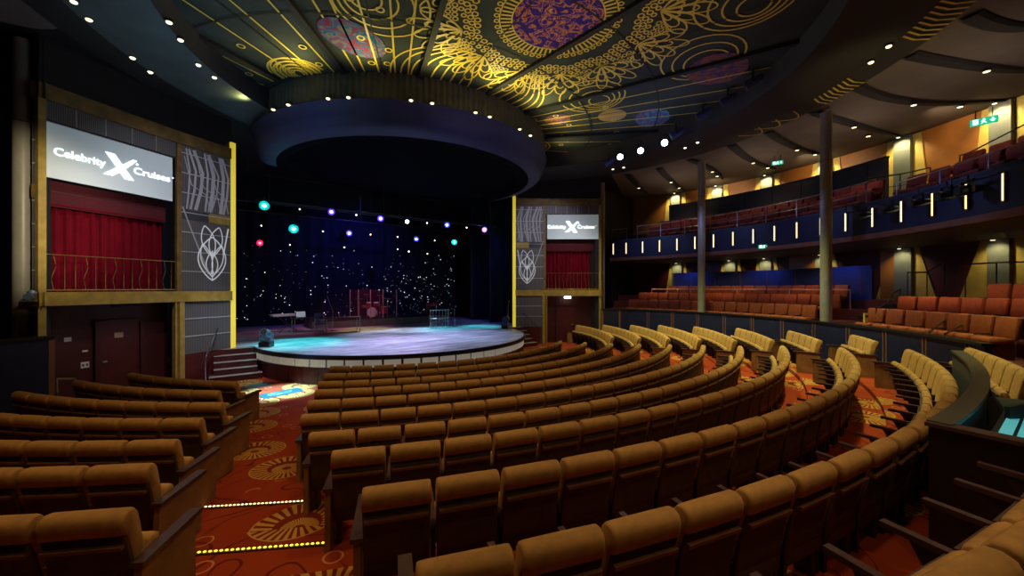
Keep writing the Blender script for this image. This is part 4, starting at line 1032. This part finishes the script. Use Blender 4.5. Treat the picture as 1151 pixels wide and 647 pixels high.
T = thing('drum_shield', D, -.5, 'clear tall acrylic screen panels around the drum kit', 'drum shield')
pr = [(-1.3, .2), (-.65, -.62), (0.02, -.72), (.68, -.62), (1.3, .2)]
for (x0, y0), (x1, y1) in zip(pr, pr[1:]):
    b = MB(); v = Vector((y1-y0, x0-x1, 0)).normalized()*.012
    b.prism([(x0, y0, 0), (x1, y1, 0), (x1, y1, 1.6), (x0, y0, 1.6)], v, 'acrylic'); b.build('panel', T)
for x, y in pr:
    b = MB(); b.cyl((x, y, 0), (x, y, 1.6), .022, 'handrail_pink', 8); b.build('hinge_post', T)
# keyboard on a cross stand with laptop
K = PX(323, 373, z=SZ); T = thing('keyboard_stand', K, .25, 'dark crossed leg keyboard stand at the left of the stage', 'stand')
b = MB()
for s in (-1, 1):
    for y in (-.14, .14): b.cyl((-s*.42, y, 0.02), (s*.42, y, .74), .016, 'dark_steel', 8)
b.build('cross_legs', T)
b = MB(); 
for y in (-.16, .16): b.box((0, y, .75), (.95, .04, .03), 'dark_steel')
b.build('support_bars', T)
T = thing('keyboard', K+Vector((0, 0, .77)), .25, 'electric keyboard with white keys on the crossed stand', 'keyboard')
b = MB(); b.box((0, 0, .05), (1.35, .34, .10), 'white_plastic'); b.build('body', T)
b = MB(); b.box((0, -.06, .105), (1.2, .18, .015), 'white_plastic')
for i in range(25):
    if i % 7 not in (2, 6): b.box((-.57+i*.047, -.02, .118), (.02, .10, .012), 'black')
b.build('keys', T)
p = PX(339, 357, t=18.6); T = thing('laptop', p, .1, 'open laptop with glowing pale screen on the desk beside the keyboard', 'laptop')
b = MB(); b.box((0, 0, .01), (.42, .28, .02), 'dark_steel'); b.build('base', T); b = MB(); b.box((0, .16, .16), (.44, .02, .30), 'dark_steel', rx=-.2); o = b.build('lid', T); b = MB(); b.box((0, .148, .16), (.40, .01, .26), 'screen', rx=-.2); b.build('display', o)
T = thing('equipment_desk', (p.x+.1, p.y+.05, SZ), .1, 'dark equipment desk with pink lit edge beside the keyboard', 'desk')
hz = p.z-SZ
b = MB(); b.box((.25, 0, hz-.03), (1.5, .6, .05), 'black_gloss'); b.build('desk_top', T)
for x in (-.45, .95):
    for y in (-.25, .25):
        b = MB(); b.cyl((x, y, 0), (x, y, hz-.05), .02, 'steel', 8); b.build('leg', T)
p = PX(385, 374, z=SZ); T = thing('equipment_desk', p, 0, 'long low dark table behind the chair on the stage', 'table')
b = MB(); b.box((0, .3, .70), (1.7, .6, .05), 'maroon'); b.build('table_top', T)
for x in (-.8, .8):
    for y in (.05, .55):
        b = MB(); b.cyl((x, y, 0), (x, y, .68), .018, 'steel', 8); b.build('leg', T)
p = PX(361, 375, z=SZ); T = thing('folding_chair', p, .3, 'dark blue folding chair standing on the stage by the tables', 'chair')
b = MB(); b.box((0, 0, .45), (.42, .42, .04), 'fixture_blue'); b.build('seat', T); b = MB(); b.box((0, .2, .78), (.42, .03, .34), 'fixture_blue'); b.build('backrest', T)
for x in (-.19, .19):
    for y in (-.19, .19):
        b = MB(); b.cyl((x, y, 0), (x, y, .44 if y < 0 else .9), .014, 'steel', 6); b.build('leg', T)
def micstand(p, h, label, boom=None):
    T = thing('microphone_stand', p, 0, label, 'microphone stand')
    b = MB(); b.cyl((0, 0, 0), (0, 0, .025), .14, 'dark_steel', 16, r2=.12); b.build('base', T)
    b = MB(); b.cyl((0, 0, .02), (0, 0, h), .013, 'steel', 8)
    tip = Vector((0, 0, h))
    if boom: b.cyl((0, 0, h), boom, .011, 'steel', 8); tip = Vector(boom)
    b.build('pole', T)
    b = MB(); b.cyl(tip, tip+Vector((.02, -.06, .12)), .018, 'dark_steel', 8); b.ball(tip+Vector((.025, -.075, .15)), .032, 'steel', 8, 6); b.build('microphone', T)
micstand(PX(571, 368.5, z=SZ), 1.25, 'slim microphone stand at the right edge of the stage')
micstand(PX(511, 367, z=SZ), .95, 'thin low microphone stand right of the curved barrier')
micstand(PX(374, 372, z=SZ), 1.0, 'microphone stand with raised boom above the stage tables', (-.25, .1, 1.75))
p = PX(494, 368, z=SZ); T = thing('curved_barrier', p, 0, 'low curved barrier of upright bars in the middle of the stage', 'barrier')
pts = [Vector((.52*math.sin(rad(a)), -.35*math.cos(rad(a)), 0)) for a in range(-100, 101, 20)]
for z, n_ in ((.95, 'top_rail'), (.5, 'mid_rail')):
    b = MB(); b.tube([q+Vector((0, 0, z)) for q in pts], .018, 'steel', 6); b.build(n_, T)
for q in pts:
    b = MB(); b.cyl(q, q+Vector((0, 0, .95)), .014, 'steel', 6); b.build('bar', T)
p = PX(485, 357, z=SZ+.415); p = at_y(485, 357, RY+.5); p.z = SZ+.415
T = thing('stage_amplifier', p, -.3, 'small rounded amplifier box standing on the grey riser', 'amplifier'); b = MB(); b.pad([(-.18, 0), (.18, 0), (.2, .1), (.2, .62), (.14, .72), (-.1, .74), (-.18, .66)], .6, 'drum_red', .05); b.build('cabinet', T); b = MB(); b.box((0, -.20, .33), (.46, .02, .5), 'black'); b.build('grille', T)
# moving head lights on the stage edge
def moving(p, rz, label, m):
    T = thing('moving_head_light', p, rz, label, 'stage light')
    b = MB(); b.box((0, 0, .09), (.36, .34, .18), 'black_gloss'); b.box((0, 0, .19), (.26, .26, .03), 'dark_steel'); b.build('base', T)
    b = MB()
    for s in (-1, 1): b.prism([(s*.17, -.09, .20), (s*.17, .09, .20), (s*.17, .07, .50), (s*.17, -.07, .50)], (s*.03, 0, 0), m)
    b.box((0, 0, .215), (.38, .18, .03), m); b.build('yoke', T)
    X = Matrix.Translation((0, 0, .46)) @ Matrix.Rotation(-.5, 4, 'X')
    b = MB(); b.ball((0, 0, 0), (.14, .17, .16), m, 14, 8, X=X); b.cyl((0, -.05, 0), (0, -.20, 0), .13, m, 14, X=X); b.cyl((0, .05, .0), (0, .17, 0), .10, m, 14, X=X); o = b.build('head', T)
    b = MB(); b.cyl((0, -.2, 0), (0, -.21, 0), .11, 'dark_steel', 14, X=X); b.build('lens', o)
q = PX(297, 390, z=SZ); moving(Vector((-5.25, -.8, SZ)), -.6, 'moving head light on the left edge of the stage', 'fixture_light')
moving(Vector((5.35, -.75, SZ)), .7, 'blue lit moving head light on the right edge of the stage', 'fixture_blue')
# cyan logos projected on the carpet, their light painted as flat colour
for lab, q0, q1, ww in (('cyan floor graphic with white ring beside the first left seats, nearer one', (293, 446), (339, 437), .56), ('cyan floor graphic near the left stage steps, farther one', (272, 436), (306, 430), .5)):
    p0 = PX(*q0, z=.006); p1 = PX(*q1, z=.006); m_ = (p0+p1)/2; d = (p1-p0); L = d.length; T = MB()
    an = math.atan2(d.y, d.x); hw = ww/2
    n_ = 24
    T.add([(-L/2, -hw, 0), (L/2-.12, -hw, 0), (L/2, -hw+.12, 0), (L/2, hw, 0), (-L/2+.12, hw, 0), (-L/2, hw-.12, 0)], [(0, 1, 2, 3, 4, 5)], 'cyan_projection')
    for r_, x_ in ((.17, -.18), (.10, -.18)): T.ribbon([(x_*L/1.1+r_*math.cos(2*PI*i/n_), r_*.9*math.sin(2*PI*i/n_), .004) for i in range(n_)], .03, 'white_projection', closed=True)
    T.ribbon([(-.02, -.08, .004), (.20, -.08, .004), (.28, .06, .004), (.10, .10, .004)], .03, 'white_projection')
    T.build('floor_projection', loc=(m_.x, m_.y, .008), rz=an, label=lab, cat='floor sign')
# ------------------------------------------------------------------ sound booth
b = MB(); T = thing('sound_booth', pol(17.2, 2, z=.66), 0, 'dark curved sound booth wall behind the last central row', 'booth')
o = T.location
def arcb(b, *a): b.arc(*a); return b
b = MB(); b.arc((0, 0), 16.86, 16.96, .66, 1.90, -6.4, 13.2, 'dark_grey_wall', 24); shift(b, o).build('front_wall', T)
b = MB(); b.arc((0, 0), 16.84, 16.99, 1.90, 1.94, -6.4, 13.2, 'booth_cap', 24); shift(b, o).build('top_cap', T)
b = MB(); b.arc((0, 0), 16.86, 19.2, .66, 1.90, -6.5, -6.15, 'booth_panel', 2); shift(b, o).build('end_panel', T)
b = MB(); b.arc((0, 0), 16.84, 19.2, 1.90, 1.93, -6.58, -6.08, 'arm_wood', 2); shift(b, o).build('end_cap', T)
b = MB(); b.arc((0, 0), 16.96, 17.1, .85, 1.5, 12.0, 12.4, 'near_black_wall', 2); shift(b, o).build('far_panel', T)
b = MB(); b.arc((0, 0), 16.98, 17.7, 1.42, 1.47, -6.0, 8.0, 'black', 16); shift(b, o).build('desk', T)
p = pol(17.45, -2.4, z=1.47); T = thing('mixing_console', p, rad(-2.4), 'lit cyan mixing console on the sound booth desk', 'mixing console')
b = MB(); b.prism([(-.9, -.38, 0), (-.9, .38, 0), (-.9, .38, .26), (-.9, -.38, .07)], (1.8, 0, 0), 'console_body'); b.build('body', T)
X = Matrix.Translation((0, 0, .17)) @ Matrix.Rotation(math.atan2(.19, .76), 4, 'X')
b = MB(); b.box((0, .0, .005), (1.7, .70, .012), 'console_cyan', X=X)
for i in range(26): b.box((-.80+i*.064, -.14, .014), (.012, .34, .006), 'console_body', X=X)
b.build('control_surface', T)
b = MB()
for i in range(26): b.box((-.80+i*.064, -.22+.12*((i*7) % 5)/5, .024), (.026, .05, .02), 'white_plastic', X=X)
b.build('faders', T)
b = MB()
for i in range(26):
    for j in range(3): b.cyl((-.80+i*.064, .10+j*.08, .01), (-.80+i*.064, .10+j*.08, .03), .012, 'dark_steel', 6, X=X)
b.build('knobs', T)
p = pol(17.2, -.2, z=1.47); T = thing('monitor', p, rad(-20), 'dark flat monitor beside the mixing console in the booth', 'monitor')
b = MB(); b.box((0, 0, .02), (.26, .18, .03), 'console_body'); b.cyl((0, 0, .02), (0, 0, .16), .02, 'dark_steel', 8); b.build('stand', T); b = MB(); b.box((0, .0, .24), (.46, .035, .28), 'console_body'); b.build('panel', T)
# ------------------------------------------------------------------ exit signs
def exit_sign(p, rz, label, w=.5, h=.2):
    T = thing('exit_sign', p, rz, label, 'exit sign')
    b = MB(); b.box((0, 0, 0), (w, .06, h), 'exit_green'); b.build('light_box', T)
    b = MB(); y = -.033
    b.box((-w*.30, y, 0), (w*.20, .006, h*.75), 'exit_white'); b.ball((0, y, h*.25), (.022, .004, .022), 'exit_white', 8, 6)
    for q in (((-.03, -.02), (.03, .03)), ((.0, .03), (-.05, -.005)), ((.0, -.02), (.05, -.065)), ((-.01, -.02), (-.05, -.07))):
        b.ribbon([(q[0][0], y-.002, q[0][1]), (q[1][0], y-.002, q[1][1])], .018, 'exit_white', Vector((0, 1, 0)))
    b.prism([(w*.20, y, 0), (w*.42, y, 0), (w*.31, y, -h*.33)], (0, -.004, 0), 'exit_white'); b.box((w*.31, y, h*.15), (w*.06, .006, h*.35), 'exit_white'); b.build('pictogram', T)
    b = MB(); b.cyl((-w*.3, 0, h/2), (-w*.3, 0, h/2+.25), .012, 'dark_steel', 6); b.cyl((w*.3, 0, h/2), (w*.3, 0, h/2+.25), .012, 'dark_steel', 6); b.build('hanger', T)
def face(p): d = CAM-p; return math.atan2(d.x, -d.y)
for q, t, lab, s in (((874, 183), 16.2, 'green exit sign hanging below the upper balcony ceiling, nearer the stage', .7), ((1106, 136), 11.2, 'green exit sign hanging below the upper balcony ceiling at the far right', .95), ((859, 277), 16.5, 'small green exit sign under the balcony front edge', .75)):
    p = PX(q[0], q[1], t=t); exit_sign(p, face(p), lab, .55*s, .20*s)
# ------------------------------------------------------------------ lights
def spot(loc, aim, e, col, size, blend=.6, r=.1):
    L = bpy.data.lights.new('spot', 'SPOT'); L.energy = e; L.color = col; L.spot_size = rad(size); L.spot_blend = blend; L.shadow_soft_size = r
    o = bpy.data.objects.new('spot', L); C.objects.link(o); o.location = loc; o.rotation_euler = (Vector(aim)-Vector(loc)).to_track_quat('-Z', 'Y').to_euler(); return o
def area(loc, aim, e, col, sx, sy):
    L = bpy.data.lights.new('area', 'AREA'); L.shape = 'RECTANGLE'; L.size = sx; L.size_y = sy; L.energy = e; L.color = col
    o = bpy.data.objects.new('area', L); C.objects.link(o); o.location = loc; o.rotation_euler = (Vector(aim)-Vector(loc)).to_track_quat('-Z', 'Y').to_euler(); return o
WARM = (1, .72, .34); AMB = (1, .60, .22); YEL = (1, .86, .34)
for p, a, e, c in (((-9.0, -11, 8.6), (-9, -10.6, 0), 420, AMB), ((-8.0, -14.2, 8.5), (-7.8, -13.4, 0), 420, AMB), ((-6.0, -10.5, 8.6), (-6.0, -10.5, 0), 520, WARM), ((-3, -14.5, 8.7), (-2.6, -13.6, 0), 620, WARM), ((1.5, -15.3, 8.7), (1.5, -14.6, 0), 560, WARM),
                   ((-2, -9.2, 8.7), (-2, -9, 0), 300, AMB), ((2.5, -10, 8.7), (2.5, -9.6, 0), 300, AMB), ((-4.5, -18.6, 8.4), (-3.4, -14.5, 0), 260, WARM), ((1.5, -19.3, 8.4), (.5, -14, 0), 170, WARM)):
    spot(p, a, e*.62, c, 95, .9, .25)
for p, a, e in (((7.6, -8.5, 8.7), (8.4, -8.6, 0), 1500), ((7.2, -11.0, 8.7), (8, -11.6, 0), 1500), ((4.6, -14.6, 8.7), (5, -15, 0), 1300), ((7.5, -5.0, 8.7), (7.8, -5.8, 0), 1100)):
    spot(p, a, e*1.5, (.92, 1, .40), 70, .8, .2)
spot((-3.2, -16.8, 7), (-3.1, -17.3, 1), 220, WARM, 60, .8, .2)
spot((6.5, -14.5, 6.5), (7.2, -14.6, 8.9), 60, YEL, 90, .8)
spot((-7.6, -9.5, 5.6), (-10.4, -2.8, 4.8), 1300, (1, .86, .62), 36, .8)
spot((-6, -4.5, 8.2), (-6.2, -1.0, .5), 1300, (.9, .85, 1), 30, .8)
# stage washes
for p, a, e, c, s in (((-4.2, 2, 7.5), (-4.1, -.5, .95), 3200, (.08, .85, .9), 34), ((1, 1, 7.5), (-1.4, -2.6, .95), 1500, (.75, .42, 1), 40), ((3, 3, 7.5), (2.4, 1.0, .95), 1700, (.08, .75, .95), 30), ((-1, 3, 7.6), (0.2, .2, .95), 1500, (.62, .66, 1), 52),
                      ((3, 1.5, 7.5), (2.3, -1.8, .95), 1500, (.48, .56, 1), 46), ((0, 5, 7.6), (-.6, 2.8, .95), 900, (1, .72, .2), 30), ((4, 4, 7.6), (4.8, .8, .95), 2000, (.1, .8, .95), 22), ((-2.4, .5, 7.6), (-2.5, -3.2, .95), 1700, (.50, .66, 1), 50),
                      ((1.6, 3.2, 7.6), (1.0, 1.6, .95), 900, (.95, .9, 1), 26), ((.5, 1.2, 7.6), (.5, -3.6, .95), 1300, (.60, .66, 1), 46)):
    spot(p, a, e*1.6, c, s, .95, .25)
spot((-2, 3, 7.3), (-.8, 5.8, 1.6), 650, (1, .32, .42), 50, .8); spot((-4.5, .5, 7.3), (-4, 3.9, 1.7), 380, (.8, .85, 1), 24, .7); spot((-1, 3.5, 7.5), (-3.4, 4.2, 1.2), 300, (1, .10, .30), 50, .8)
spot((0, 4.5, 8.2), (0, 8.2, 4.5), 450, (.04, .06, 1), 110, 1); spot((-5.2, 2.4, 6.5), (-6, 2.2, 4), 60, (.02, .25, .6), 120, 1); spot((5.2, 1.5, 7.5), (7.0, 2.6, 3), 220, (.03, .05, 1), 90, 1)
spot((0, -9.5, 6.5), (0, -5.9, 8.4), 70, (.15, .22, 1), 80, 1); spot((-6, -6, 6.5), (-5, -3, 8.4), 60, (.10, .25, .7), 80, 1)
# white projector on the carpet by the stage
spot((-4.8, -5.2, 8.5), (-5.2, -4.0, 0), 42000, (.24, .66, 1), 16, .8, .1)
# side wall lights
for s in (-1, 1):
    spot((s*5.0, -6.5, 8.6), (s*7.6, -1.2, 4.6), 480, (.86, .84, 1), 62, .9, .1); spot((s*6.8, -5.2, 8.3), (s*8.8, -2.2, 3.6), 330, (1, .9, .85), 60, .8)
    spot((s*8.4, -4.0, 5.2), (s*8.7, -2.1, 2.8), 38, (1, .85, .35), 120, .9)
# yellow wash over the vault from the header rim
for a, e in ((-70, 30), (-50, 75), (-33, 85), (-16, 100), (0, 115), (16, 105), (32, 70), (50, 32)):
    p = pol(6.8, a, HX, 8.75); spot(p, p+Vector(pol(.55, a))+Vector((0, 0, 1)), e*1.1, (1, .86, .30), 150, 1, .1)
area((0, -10.5, 6.8), (0, -10.5, 9.6), 34, (1, .80, .5), 3, 3); area((5.5, -9, 6.9), (5.8, -9, 9.6), 36, (.25, .4, 1), 4, 5); area((-6.2, -6, 7), (-6.4, -5.6, 9.5), 30, (.35, .6, .9), 3, 3)
# balcony ceiling and tier
for a, e in ((95, 70), (78, 80), (60, 80), (44, 70)):
    p = pol(13.2, a, HC, 7.0); spot(p, p+Vector((0, 0, 2)), e*.8, (1, .76, .58), 150, 1, .3)
    p = pol(13.2, a, HC, 8.8); spot(p, pol(13.3, a, HC, 6), e*1.2, (1, .62, .42), 110, .9, .2)
    p = pol(14.6, a-4, HC, 8.7); spot(p, pol(16.5, a-4, HC, 8.0), e*1.6, (1, .72, .40), 130, .9, .2)
for a, e in ((100, 90), (85, 110), (70, 110), (52, 140), (42, 110)):
    p = pol(12.9, a, HC, 4.55); spot(p, pol(13.4, a, HC, 2.0), e, (1, .62, .30), 130, .9, .2)
for a in (95, 80, 67): p = pol(14.2, a, HC, 4.5); spot(p, pol(14.9, a, HC, 3.6), 26, (.25, .4, 1), 120, .9)
for a in (100, 82, 64, 46): p = pol(9.6, a, HC, 6.5); spot(p, pol(12.3, a, HC, 5.1), 90, (.3, .4, 1), 90, .9)
for a in (95, 75, 55): p = pol(9.3, a, HC, 4.2); spot(p, pol(11.3, a, HC, 1.2), 45, (.3, .35, 1), 100, .9)
w = bpy.data.worlds.new('world'); SC.world = w; w.use_nodes = True
w.node_tree.nodes['Background'].inputs[0].default_value = (.35, .30, .38, 1); w.node_tree.nodes['Background'].inputs[1].default_value = .006
SC.view_settings.view_transform = 'Standard'; SC.view_settings.look = 'None'; SC.view_settings.exposure = 0; SC.view_settings.gamma = 1
for m_ in bpy.data.materials:
    if m_.name in ('star', 'star_dim') or m_.name.startswith(('lens', 'led', 'logo')): m_.cycles.emission_sampling = 'NONE'
SC.cycles.max_bounces = 5; SC.cycles.diffuse_bounces = 2; SC.cycles.glossy_bounces = 2; SC.cycles.use_denoising = True; SC.cycles.sample_clamp_indirect = 4
def drop(o):
    for ch in list(o.children): drop(ch)
    bpy.data.objects.remove(o)
for p_ in (TP, BP, PROTO):
    if p_.location.z < -40: drop(p_)
